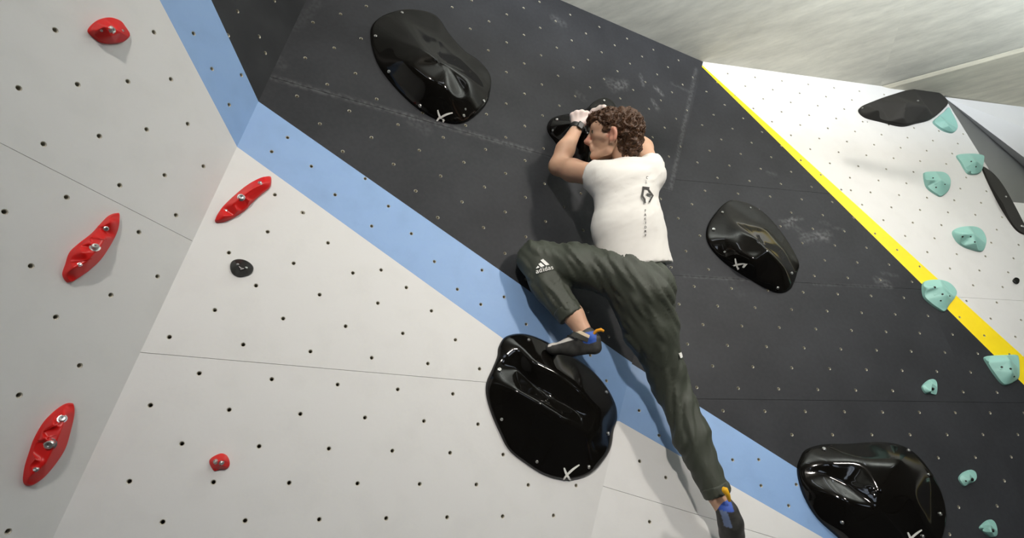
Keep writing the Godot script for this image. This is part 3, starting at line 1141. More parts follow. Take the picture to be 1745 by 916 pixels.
	# matt black holds on the white part of the right wall
	make_hold("matte_hold", "wide matt black hold under the ceiling, overlapping a mint one", "", WR, M.matte_black,
		[[1463, 186], [1490, 173], [1519, 163], [1545, 156], [1572, 155], [1597, 161], [1612, 176], [1606, 187], [1585, 204], [1560, 211], [1535, 216], [1500, 208], [1472, 200]],
		[[1500, 186, 0.09], [1545, 175, 0.10], [1580, 182, 0.08], [1540, 200, 0.06]], 0.02, 2, [[1564, 172], [1470, 184, 0.7], [1487, 199, 0.7]])
	make_hold("matte_hold", "long narrow matt black hold cut off by the photo's right edge", "", WR, M.matte_black,
		[[1673, 288], [1681, 289], [1694, 300], [1708, 318], [1724, 345], [1740, 376], [1750, 398], [1742, 399], [1729, 390], [1712, 366], [1694, 334]],
		[[1692, 312, 0.04], [1712, 345, 0.05], [1732, 378, 0.04]], 0.01, 2, [[1714, 335, 0.8], [1741, 386, 1.4]])
	make_hold("screw_on_hold", "tiny dark screw-on hold on the white panel near the right edge", "", WR, M.resin_black,
		[[1725, 478], [1729, 473], [1735, 475], [1736, 480], [1733, 484], [1728, 482]], [[1731, 478, 0.022]], 0.006, 3, [])
	make_hold("screw_on_hold", "small glossy black hold with two bolts on the white wall below the slanting red one", "", WL, M.resin_black,
		[[392, 455], [395, 446], [404, 442], [416, 443], [427, 449], [432, 457], [428, 466], [416, 471], [404, 471], [395, 465]],
		[[405, 452, 0.03], [418, 458, 0.032], [410, 461, 0.03]], 0.006, 4, [[405, 450, 0.5], [420, 456, 0.5]])

	# red resin holds
	var r := "red holds on the white walls"
	make_hold("red_hold", "red resin hold shaped like a stubby lens, highest of the red ones", r, WA, M.red,
		[[149, 53], [154, 44], [165, 35], [177, 31], [190, 31], [204, 37], [211, 46], [219, 58], [216, 66], [205, 73], [188, 75], [170, 72], [156, 62]],
		[[165, 52, 0.035], [178, 45, 0.045], [192, 47, 0.045], [206, 55, 0.034], [190, 62, 0.038], [172, 62, 0.034]], 0.01, 3, [[191, 51, 1.1], [173, 52, 0.5], [209, 52, 0.5]])
	h = make_hold("red_hold", "long red resin hold with diagonal ridges on the left white wall, middle one", r, WA, M.red,
		[[201, 366], [196, 363], [184, 368], [170, 382], [155, 398], [132, 416], [118, 430], [111, 450], [106, 466], [110, 477], [117, 481], [130, 474], [150, 460], [170, 440], [188, 412], [198, 390]],
		[[188, 378, 0.034], [172, 396, 0.042], [180, 404, 0.044], [158, 412, 0.044], [168, 424, 0.045], [140, 430, 0.043], [150, 444, 0.043], [124, 456, 0.034]], 0.012, 3, [[180, 389, 1.0], [162, 421, 1.3], [136, 450, 0.6]])
	for st in [[Vector2(168, 387), Vector2(179, 384), Vector2(190, 384)], [Vector2(154, 404), Vector2(167, 406), Vector2(180, 408)], [Vector2(123, 446), Vector2(138, 444), Vector2(156, 440)]]:
		hold_mark(h, [st], 1.0, M.red, "ridge", "")
	h = make_hold("red_hold", "long red resin hold at the bottom left, shaped like a leaf", r, WA, M.red,
		[[123, 689], [117, 686], [106, 690], [90, 702], [73, 720], [58, 746], [50, 768], [42, 794], [39, 818], [45, 827], [56, 824], [72, 812], [92, 788], [108, 762], [118, 728], [123, 705]],
		[[110, 705, 0.034], [92, 722, 0.042], [106, 728, 0.043], [78, 748, 0.045], [94, 756, 0.045], [64, 780, 0.042], [78, 788, 0.04], [54, 806, 0.03]], 0.012, 3, [[106, 713, 1.1], [85, 757, 1.5], [61, 799, 0.7]])
	for st in [[Vector2(76, 733), Vector2(90, 726), Vector2(106, 718)], [Vector2(67, 750), Vector2(82, 744), Vector2(96, 740)]]:
		hold_mark(h, [st], 1.0, M.red, "ridge", "")
	make_hold("red_hold", "slanting red resin hold beside the blue band with one blunt end", r, WL, M.red,
		[[462, 304], [455, 302], [441, 306], [420, 318], [396, 338], [378, 356], [368, 372], [368, 379], [383, 378], [400, 370], [418, 358], [428, 347], [446, 331], [460, 319]],
		[[448, 312, 0.032], [430, 321, 0.04], [414, 332, 0.043], [426, 338, 0.04], [398, 346, 0.041], [406, 356, 0.038], [382, 367, 0.03]], 0.012, 3, [[443, 312, 1.0], [411, 336, 1.3], [386, 358, 0.6]])
	make_hold("red_hold", "small lumpy red resin hold with two bolts low on the white wall", r, WL, M.red,
		[[357, 789], [358, 782], [366, 776], [377, 772], [386, 775], [391, 784], [391, 793], [385, 799], [375, 799], [366, 802], [361, 797]],
		[[368, 785, 0.03], [380, 783, 0.034], [376, 792, 0.03]], 0.006, 3, [[367, 786, 0.8], [378, 788, 0.8]])

	# mint resin holds
	var mg := "mint holds up the right wall"
	make_hold("mint_hold", "mint hold half hidden behind the wide matt black one", mg, WR, M.mint,
		[[1589, 208], [1598, 199], [1608, 191], [1615, 184], [1621, 194], [1629, 210], [1630, 220], [1622, 227], [1608, 224], [1597, 217]], [[1611, 206, 0.04], [1617, 214, 0.04]], 0.01, 5, [])
	make_hold("mint_hold", "mint hold with a flat top beside the upright edge, second from the top", mg, WR, M.mint,
		[[1629, 266], [1640, 263], [1660, 263], [1674, 266], [1675, 274], [1672, 290], [1665, 297], [1650, 297], [1643, 290], [1636, 278]], [[1648, 272, 0.05], [1664, 274, 0.05], [1660, 288, 0.045]], 0.01, 5, [[1655, 275, 0.6], [1663, 284, 0.6]], M.bolt_dark)
	make_hold("mint_hold", "mint hold tapering to the bottom, alone on white, third from the top", mg, WR, M.mint,
		[[1573, 298], [1576, 294], [1592, 293], [1608, 295], [1617, 304], [1618, 317], [1613, 328], [1603, 335], [1594, 332], [1580, 322], [1575, 312]], [[1588, 304, 0.05], [1604, 306, 0.055], [1600, 322, 0.045]], 0.01, 5, [[1590, 303, 0.6], [1595, 319, 0.6], [1610, 314, 0.6]], M.bolt_dark)
	make_hold("mint_hold", "wide mint hold on white above the yellow stripe", mg, WR, M.mint,
		[[1622, 396], [1630, 389], [1648, 386], [1664, 388], [1674, 396], [1679, 410], [1676, 424], [1670, 429], [1656, 426], [1640, 420], [1628, 410]], [[1640, 398, 0.05], [1660, 398, 0.055], [1664, 414, 0.045], [1646, 410, 0.05]], 0.01, 5, [[1640, 403, 0.6], [1654, 403, 0.6], [1661, 412, 0.6]], M.bolt_dark)
	make_hold("mint_hold", "mint hold sitting across the yellow stripe with a pointed foot", mg, WR, M.mint,
		[[1571, 484], [1580, 478], [1600, 477], [1617, 483], [1628, 496], [1626, 507], [1616, 520], [1608, 531], [1596, 526], [1582, 516], [1572, 504]], [[1585, 488, 0.05], [1606, 488, 0.055], [1614, 502, 0.05], [1600, 516, 0.045], [1586, 502, 0.05]], 0.01, 5, [[1593, 489, 0.7], [1606, 501, 0.7], [1603, 512, 0.6], [1618, 504, 0.6]], M.bolt_dark)
	make_hold("mint_hold", "mint hold with a long flat top on the yellow stripe, at the right edge", mg, WR, M.mint,
		[[1676, 609], [1690, 606], [1712, 605], [1729, 605], [1734, 612], [1735, 640], [1730, 648], [1716, 656], [1706, 654], [1694, 640], [1682, 622]], [[1695, 614, 0.045], [1722, 614, 0.055], [1726, 634, 0.05], [1710, 642, 0.045], [1704, 626, 0.05]], 0.01, 5, [[1707, 625, 0.7], [1722, 628, 0.7], [1728, 641, 0.6]], M.bolt_dark)
	make_hold("mint_hold", "small mint hold with a single bolt, highest of the small ones on dark grey", mg, WR, M.mint,
		[[1570, 660], [1574, 653], [1582, 647], [1590, 646], [1595, 651], [1596, 662], [1594, 672], [1585, 671], [1576, 670]], [[1580, 660, 0.03], [1589, 653, 0.03], [1587, 666, 0.028]], 0.006, 3, [[1589, 662, 1.0]], M.bolt_dark)
	make_hold("mint_hold", "small mint hold right of the lowest black gloss hold", mg, WR, M.mint,
		[[1633, 814], [1637, 807], [1645, 802], [1654, 800], [1661, 804], [1663, 813], [1659, 820], [1650, 824], [1643, 828], [1636, 822]], [[1642, 814, 0.03], [1654, 808, 0.032], [1654, 817, 0.028]], 0.006, 3, [[1656, 816, 1.0], [1646, 819, 0.5]], M.bolt_dark)
	make_hold("mint_hold", "small mint hold in the bottom right corner, lowest of all", mg, WR, M.mint,
		[[1668, 899], [1673, 892], [1681, 886], [1689, 885], [1695, 891], [1698, 902], [1697, 912], [1688, 915], [1682, 912], [1674, 905]], [[1680, 898, 0.03], [1688, 893, 0.03], [1690, 906, 0.028]], 0.006, 3, [[1691, 903, 1.0]], M.bolt_dark)

func skin_mesh(fields: Array, colour = null, shift = null) -> ArrayMesh:
	var v := PackedVector3Array()
	var idx := PackedInt32Array()
	for f in fields:
		f.fill()
		f.mesh(v, idx)
	var n := smooth_normals(v, idx)
	if shift:
		for i in v.size(): v[i] += n[i] * float(shift.call(v[i]))
		n = smooth_normals(v, idx)
	var col := PackedColorArray()
	if colour:
		for i in v.size(): col.append(colour.call(v[i]))
	return mesh_from(v, n, idx, PackedVector2Array(), col)

func vmat(rough: float) -> StandardMaterial3D:
	var m := mat(Color.WHITE, rough)
	m.vertex_color_use_as_albedo = true
	return m

func build_climber() -> void:
	var at := J(1085, 470, 2.02)
	var root := base("person", Transform3D(Basis(), at))
	tag(root, "person in a white t-shirt and dark olive trousers clinging to the black hold", "person")
	var back := Transform3D(Basis(), -at)
	var side := (J(1112, 290, 2.22) - J(1015, 298, 2.17)).normalized()

	# ---- trousers
	var tf := Field.new()
	tf.k = 0.014
	tf.cell = 0.0085
	tf.bone(J(1074, 432, 2.11), J(1084, 462, 2.095), 0.07, 0.088, side, 1.3)
	tf.bone(J(1062, 468, 2.065), J(1100, 492, 2.045), 0.10, 0.115)
	tf.bone(J(1062, 470, 2.055), J(985, 452, 2.075), 0.10, 0.083)
	tf.bone(J(985, 452, 2.075), J(912, 437, 2.11), 0.083, 0.062)
	tf.bone(J(909, 441, 2.11), J(930, 480, 2.07), 0.062, 0.063)
	tf.bone(J(930, 480, 2.07), J(971, 535, 2.0), 0.063, 0.05, Vector3.ZERO, 1.0, 1)
	tf.bone(J(1094, 508, 2.045), J(1108, 560, 2.05), 0.117, 0.103)
	tf.bone(J(1108, 560, 2.05), J(1140, 645, 2.06), 0.103, 0.071)
	tf.bone(J(1140, 645, 2.06), J(1179, 745, 1.98), 0.071, 0.064)
	tf.bone(J(1179, 745, 1.98), J(1222, 840, 1.895), 0.064, 0.05, Vector3.ZERO, 1.0, 1)
	var fn := FastNoiseLite.new()
	fn.seed = 12
	fn.frequency = 1.0
	fn.fractal_octaves = 2
	var d1 := (J(1138, 600, 1.95) - J(1040, 470, 2.02)).normalized()
	var d2 := (J(1221, 842, 1.875) - J(1110, 560, 1.97)).normalized()
	var e1 := d1.cross(FWD).normalized()
	var e2 := d2.cross(FWD).normalized()
	var knee_print := trace(tf, 928, 452)
	var folds := func(p: Vector3) -> float:
		var q := p - at
		var low := clampf((p - J(1110, 560, 1.97)).dot(d2) * 6.0, 0.0, 1.0)
		var a := fn.get_noise_3d(q.dot(e1) * 20.0, q.dot(d1) * 3.0, q.dot(FWD) * 5.0)
		var b := fn.get_noise_3d(q.dot(e2) * 16.0 + q.dot(d2) * 5.0 + 30.0, q.dot(d2) * 4.0, q.dot(FWD) * 4.0)
		var r := lerpf(a, b, low)
		var flat_ := clampf((p.distance_to(knee_print) - 0.035) * 30.0, 0.0, 1.0)
		return ((1.0 - minf(r * r * 9.0, 1.2)) * 0.0068 - 0.0034) * flat_
	M.cloth_olive = mat(Color(0.21, 0.228, 0.19), 0.62)
	M.cloth_olive.rim_enabled = true
	M.cloth_olive.rim = 0.15
	var trousers := part("trousers", skin_mesh([tf], null, folds), M.cloth_olive, root, back)
	trousers.set_meta("label", "dark olive trousers rolled above the ankles")
	for c in [[J(962, 523, 2.011), J(973.5, 539, 1.997), 0.0535], [J(1215, 826, 1.905), J(1223, 843, 1.893), 0.052]]:
		var cf := Field.new()
		cf.k = 0.004
		cf.cell = 0.005
		cf.bone(c[0], c[1], c[2], c[2] * 0.99, Vector3.ZERO, 1.0, 2)
		part("cuff", skin_mesh([cf], null, func(p: Vector3) -> float: return fn.get_noise_3d(p.x * 24, p.y * 10, p.z * 24) * 0.0035), M.cloth_olive, trousers)
	# three slanting bars and the word under them, printed at the knee
	var bars := []
	for b in [[[914.5, 457], [919.5, 456], [916.5, 453], [916, 453.5]], [[918, 450.5], [921.8, 447.8], [928.2, 453.8], [922.3, 456.2]], [[921.2, 444], [925.8, 441.4], [936.4, 451.2], [930.5, 453.2]]]:
		var q := []
		for p in b: q.append(Vector2(p[0], p[1]))
		bars.append(q)
	bars[0] = [Vector2(914.2, 457.6), Vector2(917.2, 453.4), Vector2(920.2, 456.2), Vector2(915.4, 458)]
	var logo := part("logo", decal(tf, bars, 0.0065, folds), M.mark, trousers)
	logo.set_meta("label", "three white slanting bars printed at the knee")
	var dir := Vector2(943, 455) - Vector2(913, 463.5)
	dir = dir.normalized()
	var word := part("lettering", text_decal(tf, "adidas", Vector2(928.3, 459.6), dir, Vector2(-dir.y, dir.x), 9.6, 0.0065, folds, true), M.mark, trousers)
	word.set_meta("label", "white printed word")
	part("patch", decal(tf, [[Vector2(1154.5, 601), Vector2(1158.5, 599.5), Vector2(1161, 608), Vector2(1157.5, 610)]], 0.0035, folds), M.mark, trousers)

	# ---- shirt
	var sf := Field.new()
	sf.k = 0.016
	sf.cell = 0.0085
	sf.bone(J(1067, 322, 2.15), J(1070, 385, 2.11), 0.094, 0.098, side, 1.42)
	sf.bone(J(1070, 385, 2.11), J(1083, 456, 2.085), 0.1, 0.111, side, 1.42, 1)
	sf.bone(J(1026, 308, 2.155), J(1106, 300, 2.19), 0.062, 0.06)
	sf.bone(J(1070, 288, 2.17), J(1070, 304, 2.16), 0.048, 0.074, side, 1.35)
	sf.bone(J(1030, 301, 2.155), J(1008, 297, 2.195), 0.06, 0.061, Vector3.ZERO, 1.0, 1)
	sf.bone(J(1106, 294, 2.19), J(1109, 281, 2.27), 0.06, 0.058, Vector3.ZERO, 1.0, 1)
	var sn := FastNoiseLite.new()
	sn.seed = 31
	sn.frequency = 1.0
	var sd := (J(1030, 440, 2.08) - J(1110, 300, 2.18)).normalized()
	var se := sd.cross(FWD).normalized()
	var creases := func(p: Vector3) -> float:
		var q := p - at
		var low := clampf((p - J(1066, 330, 2.14)).dot(DOWN) * 4.0, 0.0, 1.0)
		var a := sn.get_noise_3d(q.dot(DOWN) * 17.0 + q.dot(RIGHT) * 5.0, q.dot(RIGHT) * 5.0, q.dot(FWD) * 4.0) * 0.0055
		var b := sn.get_noise_3d(q.dot(se) * 13.0, q.dot(sd) * 3.0 + 9.0, q.dot(FWD) * 4.0) * 0.006
		return lerpf(a, b, low)
	M.cloth_white = mat(Color(0.86, 0.85, 0.83), 0.85)
	M.cloth_white.rim_enabled = true
	M.cloth_white.rim = 0.2
	var shirt := part("shirt", skin_mesh([sf], null, creases), M.cloth_white, root, back)
	shirt.set_meta("label", "white t-shirt with a dark print down the back")
	M.ink = mat(Color(0.17, 0.16, 0.15), 0.7)
	var stroke := func(a: Vector2, b: Vector2, wd: float) -> Array:
		var d := (b - a).normalized()
		var nn := Vector2(-d.y, d.x) * wd
		return [a - nn - d * wd * 0.5, b - nn + d * wd * 0.5, b + nn + d * wd * 0.5, a + nn - d * wd * 0.5]
	var lines := []
	for s in [[1094.5, 320.5, 1104.0, 321.5, 2.3], [1095.5, 321, 1092.8, 335, 1.8], [1092.8, 335, 1096.2, 341, 1.8], [1096.2, 341, 1097.6, 346.5, 1.8], [1103.5, 323, 1109.8, 334.5, 1.2], [1109.8, 334.5, 1104.6, 345.5, 1.3], [1101, 331.2, 1109.5, 333.8, 1.4]]:
		lines.append(stroke.call(Vector2(s[0], s[1]), Vector2(s[2], s[3]), s[4]))
	var em := part("emblem", decal(sf, lines, 0.0085, creases), M.ink, shirt)
	em.set_meta("label", "dark angular emblem printed on the back")
	var letters := "FACTORY"
	for i in letters.length():
		part("letter", text_decal(sf, letters[i], Vector2(1098.8, 359.5 + i * 6.9), Vector2(1, 0.1), Vector2(0, 1), 5.6, 0.0055, creases, true), M.ink, shirt)
	part("letter", text_decal(sf, "C", Vector2(1100.8, 303.5), Vector2(1, 0.1), Vector2(0, 1), 6.0, 0.0055, creases, true), M.ink, shirt)
	part("letter", text_decal(sf, "L", Vector2(1100.0, 310.8), Vector2(1, 0.1), Vector2(0, 1), 5.5, 0.0055, creases, true), M.ink, shirt)

	# ---- the body itself: torso, arms and legs, then head and hands on finer grids
	var bf := Field.new()
	bf.k = 0.01
	bf.cell = 0.0085
	bf.bone(J(1066, 312, 2.15), J(1080, 440, 2.10), 0.075, 0.075, side, 1.35)
	bf.bone(J(1030, 303, 2.16), J(1104, 297, 2.19), 0.045, 0.045)
	bf.bone(J(1018, 300, 2.165), J(975, 290, 2.28), 0.047, 0.049)
	bf.bone(J(975, 290, 2.28), J(951, 284, 2.345), 0.046, 0.039)
	bf.bone(J(951, 282, 2.345), J(963, 255, 2.375), 0.039, 0.040)
	bf.bone(J(963, 255, 2.375), J(984, 217, 2.41), 0.040, 0.027)
	bf.bone(J(1108, 294, 2.19), J(1096, 252, 2.40), 0.047, 0.042)
	bf.bone(J(1096, 252, 2.40), J(1048, 204, 2.47), 0.041, 0.028)
	bf.bone(J(1062, 470, 2.055), J(912, 440, 2.11), 0.07, 0.045)
	bf.bone(J(912, 440, 2.11), J(976, 535, 2.0), 0.045, 0.038)
	bf.bone(J(976, 535, 2.0), J(993, 562, 1.975), 0.038, 0.033)
	bf.bone(J(1094, 508, 2.045), J(1140, 645, 2.06), 0.075, 0.048)
	bf.bone(J(1140, 645, 2.06), J(1222, 840, 1.895), 0.048, 0.034)
	bf.bone(J(1222, 840, 1.895), J(1233, 864, 1.875), 0.034, 0.033)

	# head frame: face to the left and a little into the wall
	var hc := J(1046, 228, 2.205)
	var hf := (-RIGHT * 0.955 + FWD * 0.24 + DOWN * 0.0).normalized()
	var hu := (-DOWN + RIGHT * 0.07)
	hu = (hu - hf * hu.dot(hf)).normalized()
	var hs := hf.cross(hu).normalized()
	if hs.dot(FWD) > 0: hs = -hs                    # towards the viewer
	var H := func(x: float, y: float, z: float) -> Vector3: return hc + hf * x + hu * y + hs * z
	var hd := Field.new()
	hd.k = 0.0042
	hd.cell = 0.0038
	hd.bone(H.call(-0.035, 0.018, 0), H.call(0.03, 0.026, 0), 0.078, 0.068)
	hd.bone(H.call(0.048, 0.022, 0), H.call(0.052, -0.03, 0), 0.046, 0.04, hs, 1.12)
	hd.bone(H.call(0.078, 0.026, -0.03), H.call(0.078, 0.026, 0.03), 0.017, 0.017)      # brow
	hd.bone(H.call(-0.002, -0.05, 0.047), H.call(0.02, -0.082, 0.04), 0.015, 0.014)       # jaw angle
	hd.bone(H.call(0.02, -0.082, 0.04), H.call(0.076, -0.094, 0.012), 0.014, 0.014)
	hd.bone(H.call(-0.002, -0.05, -0.047), H.call(0.02, -0.082, -0.04), 0.015, 0.014)
	hd.bone(H.call(0.02, -0.082, -0.04), H.call(0.076, -0.094, -0.012), 0.014, 0.014)
	hd.bone(H.call(0.02, -0.045, 0), H.call(0.062, -0.07, 0), 0.046, 0.026, hs, 1.12)
	hd.bone(H.call(0.086, -0.092, -0.006), H.call(0.086, -0.092, 0.006), 0.0145, 0.0145)  # chin
	hd.bone(H.call(0.093, 0.014, 0), H.call(0.115, -0.024, 0), 0.008, 0.0085)             # nose
	hd.bone(H.call(0.118, -0.027, 0), H.call(0.106, -0.034, 0), 0.0085, 0.009)
	hd.bone(H.call(0.102, -0.033, -0.012), H.call(0.102, -0.033, 0.012), 0.0075, 0.0075)
	hd.bone(H.call(0.094, -0.053, -0.014), H.call(0.094, -0.053, 0.014), 0.0075, 0.0075)  # lips
	hd.bone(H.call(0.092, -0.065, -0.013), H.call(0.092, -0.065, 0.013), 0.0078, 0.0078)
	hd.bone(H.call(0.066, -0.012, 0.034), H.call(0.035, -0.022, 0.05), 0.019, 0.017)
	hd.bone(H.call(0.066, -0.012, -0.034), H.call(0.035, -0.022, -0.05), 0.019, 0.017)
	hd.bone(H.call(-0.03, -0.045, 0), H.call(-0.05, -0.125, -0.01), 0.046, 0.052)
	for s in [1.0, -1.0]:                          # ears: rim, lobe and bowl
		var prev: Vector3
		for i in 11:
			var a := lerpf(-2.3, 2.2, i / 10.0)
			var p: Vector3 = H.call(0.001 - cos(a) * 0.013, -0.021 + sin(a) * 0.024, s * (0.073 + 0.008 * cos(a)))
			if i > 0: hd.bone(prev, p, 0.0034, 0.0034)
			prev = p
		hd.bone(H.call(0.008, -0.044, s * 0.069), H.call(0.006, -0.04, s * 0.071), 0.0065, 0.005)
		hd.bone(H.call(0.004, -0.022, s * 0.064), H.call(0.0, -0.014, s * 0.067), 0.010, 0.008)

	# left hand: back of the hand to the viewer, fingers hooked over the hold's edge
	var lh := Field.new()
	lh.k = 0.0035
	lh.cell = 0.0032
	var wr := J(985, 215, 2.41)
	lh.bone(J(983.5, 220, 2.408), wr, 0.026, 0.024)
	var kn := [J(1000, 193.5, 2.405), J(991.5, 191.5, 2.40), J(983, 192.5, 2.402), J(976, 196, 2.41)]
	var lens := [0.036, 0.040, 0.037, 0.029]
	for i in 4:
		var w0: Vector3 = wr + RIGHT * (0.016 - 0.0105 * i) - DOWN * 0.012
		lh.bone(w0, kn[i], 0.0165, 0.0125)
		var m1: Vector3 = kn[i] + (FWD * 0.92 - DOWN * 0.25).normalized() * lens[i]
		var m2: Vector3 = m1 + (FWD * 0.55 + DOWN * 0.8).normalized() * lens[i] * 0.66
		lh.bone(kn[i], m1, 0.0112, 0.0098)
		lh.bone(m1, m2, 0.0098, 0.0085)
		lh.bone(m2, m2 + (DOWN * 0.9 - FWD * 0.25) * lens[i] * 0.45, 0.0085, 0.0075)
	lh.bone(J(991, 210, 2.40), J(1003, 205, 2.395), 0.017, 0.0135)
	lh.bone(J(1003, 205, 2.395), J(1010, 199, 2.41), 0.0125, 0.0105)
	lh.bone(J(1010, 199, 2.41), J(1009, 193, 2.43), 0.0105, 0.0085)
	# right hand: lying along the top lip, fingers pointing left
	var rh := Field.new()
	rh.k = 0.0035
	rh.cell = 0.0032
	var wr2 := J(1046, 202, 2.47)
	rh.bone(J(1049, 205, 2.47), wr2, 0.026, 0.024)
	for i in 4:
		var k0: Vector3 = J(1022 - i * 0.8, 185 + i * 4.2, 2.45 + 0.006 * i)
		rh.bone(wr2 - DOWN * (0.014 - i * 0.009), k0, 0.0155, 0.012)
		var l2: float = [0.034, 0.038, 0.036, 0.028][i]
		var m1: Vector3 = k0 + (-RIGHT * 0.8 + FWD * 0.5 + DOWN * 0.12).normalized() * l2
		var m2: Vector3 = m1 + (-RIGHT * 0.35 + FWD * 0.75 + DOWN * 0.45).normalized() * l2 * 0.66
		rh.bone(k0, m1, 0.0108, 0.0095)
		rh.bone(m1, m2, 0.0095, 0.0082)
		rh.bone(m2, m2 + (FWD * 0.5 + DOWN * 0.7) * l2 * 0.45, 0.0082, 0.0074)
	rh.bone(J(1038, 192, 2.44), J(1029, 183, 2.43), 0.015, 0.0115)
	rh.bone(J(1029, 183, 2.43), J(1023, 182, 2.45), 0.0108, 0.0088)

	var hand_l := J(988, 203, 2.41)
	var hand_r := J(1022, 190, 2.46)
	var cn := FastNoiseLite.new()
	cn.seed = 4
	cn.frequency = 60.0
	var skin_c := Color(0.56, 0.335, 0.225)
	var flush := Color(0.58, 0.25, 0.18)
	var chalk := Color(0.78, 0.66, 0.62)
	var nose: Vector3 = H.call(0.113, -0.026, 0)
	var ear: Vector3 = H.call(0.0, -0.021, 0.078)
	var tone := func(p: Vector3) -> Color:
		var c := skin_c
		var g := cn.get_noise_3dv(p) * 0.5
		if p.distance_to(nose) < 0.022 + g * 0.01 or p.distance_to(ear) < 0.03 + g * 0.006: c = c.lerp(flush, 0.75)
		var hd_ := minf(p.distance_to(hand_l) * 1.0, p.distance_to(hand_r) * 0.95)
		if p.distance_to(hand_l) < p.distance_to(hand_r):
			# chalk ends in a ragged line at the wrist
			if (p - wr).dot(DOWN) < 0.004 + g * 0.012: c = chalk
		elif (p - wr2).dot(RIGHT) < 0.006 + g * 0.012 and hd_ < 0.12: c = chalk
		if p.distance_to(hand_l) > 0.13 and p.distance_to(hand_r) > 0.13 and c == chalk: c = skin_c
		return c
	M.skin = vmat(0.55)
	M.skin.subsurf_scatter_enabled = true
	M.skin.subsurf_scatter_strength = 0.08
	part("body", skin_mesh([bf, hd, lh, rh], tone), M.skin, root, back)

	# ---- eye, eyebrow
	for s in [1.0, -1.0]:
		var sp := SphereMesh.new()
		sp.radius = 0.0115
		sp.height = 0.023
		var eye := part("eye", sp, mat(Color(0.62, 0.56, 0.52), 0.25), root, back * Transform3D(Basis(), H.call(0.079, 0.004, s * 0.031)))
		var ir := SphereMesh.new()
		ir.radius = 0.0062
		ir.height = 0.0124
		part("iris", ir, mat(Color(0.12, 0.08, 0.05), 0.2), eye, Transform3D(Basis(), hf * 0.0065 + hs * s * 0.0015))
		var lv := PackedVector3Array()
		var li := PackedInt32Array()
		var lp := []
		for i in 7:
			var la := lerpf(-1.2, 1.2, i / 6.0)
			lp.append(H.call(0.079 + cos(la) * 0.0118, 0.0095, s * 0.031 + sin(la) * 0.0118))
		tube(lp, [0.0012, 0.002, 0.0024, 0.0024, 0.0024, 0.002, 0.0012], 6, lv, li)
		part("lash_line", mesh_from(lv, smooth_normals(lv, li), li), mat(Color(0.14, 0.08, 0.06), 0.7), eye, Transform3D(Basis(), -H.call(0.079, 0.004, s * 0.031)))
		var ev := PackedVector3Array()
		var ei := PackedInt32Array()
		var pts := []
		var rad := []
		for i in 6:
			var t := i / 5.0
			pts.append(H.call(0.0955 - t * t * 0.02, 0.024 + sin(t * PI) * 0.004, s * (0.012 + t * 0.036)))
			rad.append(0.0035 * sin(PI * (0.15 + 0.7 * t)))
		tube(pts, rad, 6, ev, ei)
		part("eyebrow", mesh_from(ev, smooth_normals(ev, ei), ei), mat(Color(0.16, 0.09, 0.055), 0.7), root, back)

	# ---- hair: a full cap with locks curling over it
	var hr := Field.new()
	hr.k = 0.008
	hr.cell = 0.0055
	hr.bone(H.call(-0.045, 0.026, 0), H.call(0.015, 0.04, 0), 0.079, 0.068, hs, 1.06)
	hr.bone(H.call(0.02, 0.055, 0), H.call(0.078, 0.062, 0), 0.05, 0.034, hs, 1.25)
	hr.bone(H.call(-0.056, 0.0, 0), H.call(-0.064, -0.06, 0), 0.068, 0.05, hs, 1.16)
	hr.bone(H.call(-0.055, -0.03, 0), H.call(-0.05, -0.095, 0), 0.052, 0.036, hs, 1.2)
	for s in [1.0, -1.0]:
		hr.bone(H.call(0.018, 0.03, s * 0.058), H.call(0.028, -0.012, s * 0.058), 0.02, 0.009)
	var lock_n := FastNoiseLite.new()
	lock_n.seed = 8
	lock_n.frequency = 38.0
	lock_n.fractal_octaves = 3
	M.hair = vmat(0.5)
	M.hair.metallic_specular = 0.4
	var brown := func(p: Vector3) -> Color:
		var g := lock_n.get_noise_3dv(p * 1.7) * 0.5 + 0.5
		return Color(0.026, 0.013, 0.008).lerp(Color(0.11, 0.052, 0.024), clampf(g, 0, 1))
	var hair_v := PackedVector3Array()
	var hair_i := PackedInt32Array()
	hr.fill()
	hr.mesh(hair_v, hair_i)
	var hn := smooth_normals(hair_v, hair_i)
	var cap := hair_v.duplicate()
	for i in hair_v.size(): hair_v[i] += hn[i] * (lock_n.get_noise_3dv(hair_v[i]) * 0.016)
	var lr := RandomNumberGenerator.new()
	lr.seed = 77
	for i in 1500:
		var k := lr.randi_range(0, cap.size() - 1)
		var p0 := cap[k]
		var nn := hn[k]
		var rel := p0 - hc
		if rel.dot(hf) > 0.02 and rel.dot(hu) < 0.028: continue
		if absf(rel.dot(hf)) < 0.03 and rel.dot(hu) < 0.0: continue
		var swirl := Vector3(lr.randf_range(-1, 1), lr.randf_range(-1, 1), lr.randf_range(-1, 1)) * 0.55
		var t := (swirl - hu * 0.75 + (hf * 0.8 if rel.dot(hf) > 0.02 else -hf * 0.25))
		t = (t - nn * nn.dot(t)).normalized()
		var b := nn.cross(t)
		var pts := []
		var rad := []
		var rr := lr.randf_range(0.003, 0.007)
		var ph := lr.randf_range(0, TAU)
		var ln := lr.randf_range(0.026, 0.048)
		var turns := lr.randf_range(5.0, 9.0)
		var thick := lr.randf_range(0.0016, 0.0030)
		for j in 11:
			var q := j / 10.0
			var a := ph + q * turns
			pts.append(p0 + nn * (0.002 + rr * 0.9 * sin(a) + 0.004 * q) + b * rr * cos(a) + t * (q - 0.4) * ln)
			rad.append(thick * (1.0 - 0.75 * q))
		tube(pts, rad, 4, hair_v, hair_i)
	var hc_ := PackedColorArray()
	for p in hair_v: hc_.append(brown.call(p))
	var hair := part("hair", mesh_from(hair_v, smooth_normals(hair_v, hair_i), hair_i, PackedVector2Array(), hc_), M.hair, root, back)
	hair.set_meta("label", "thick curly brown hair")

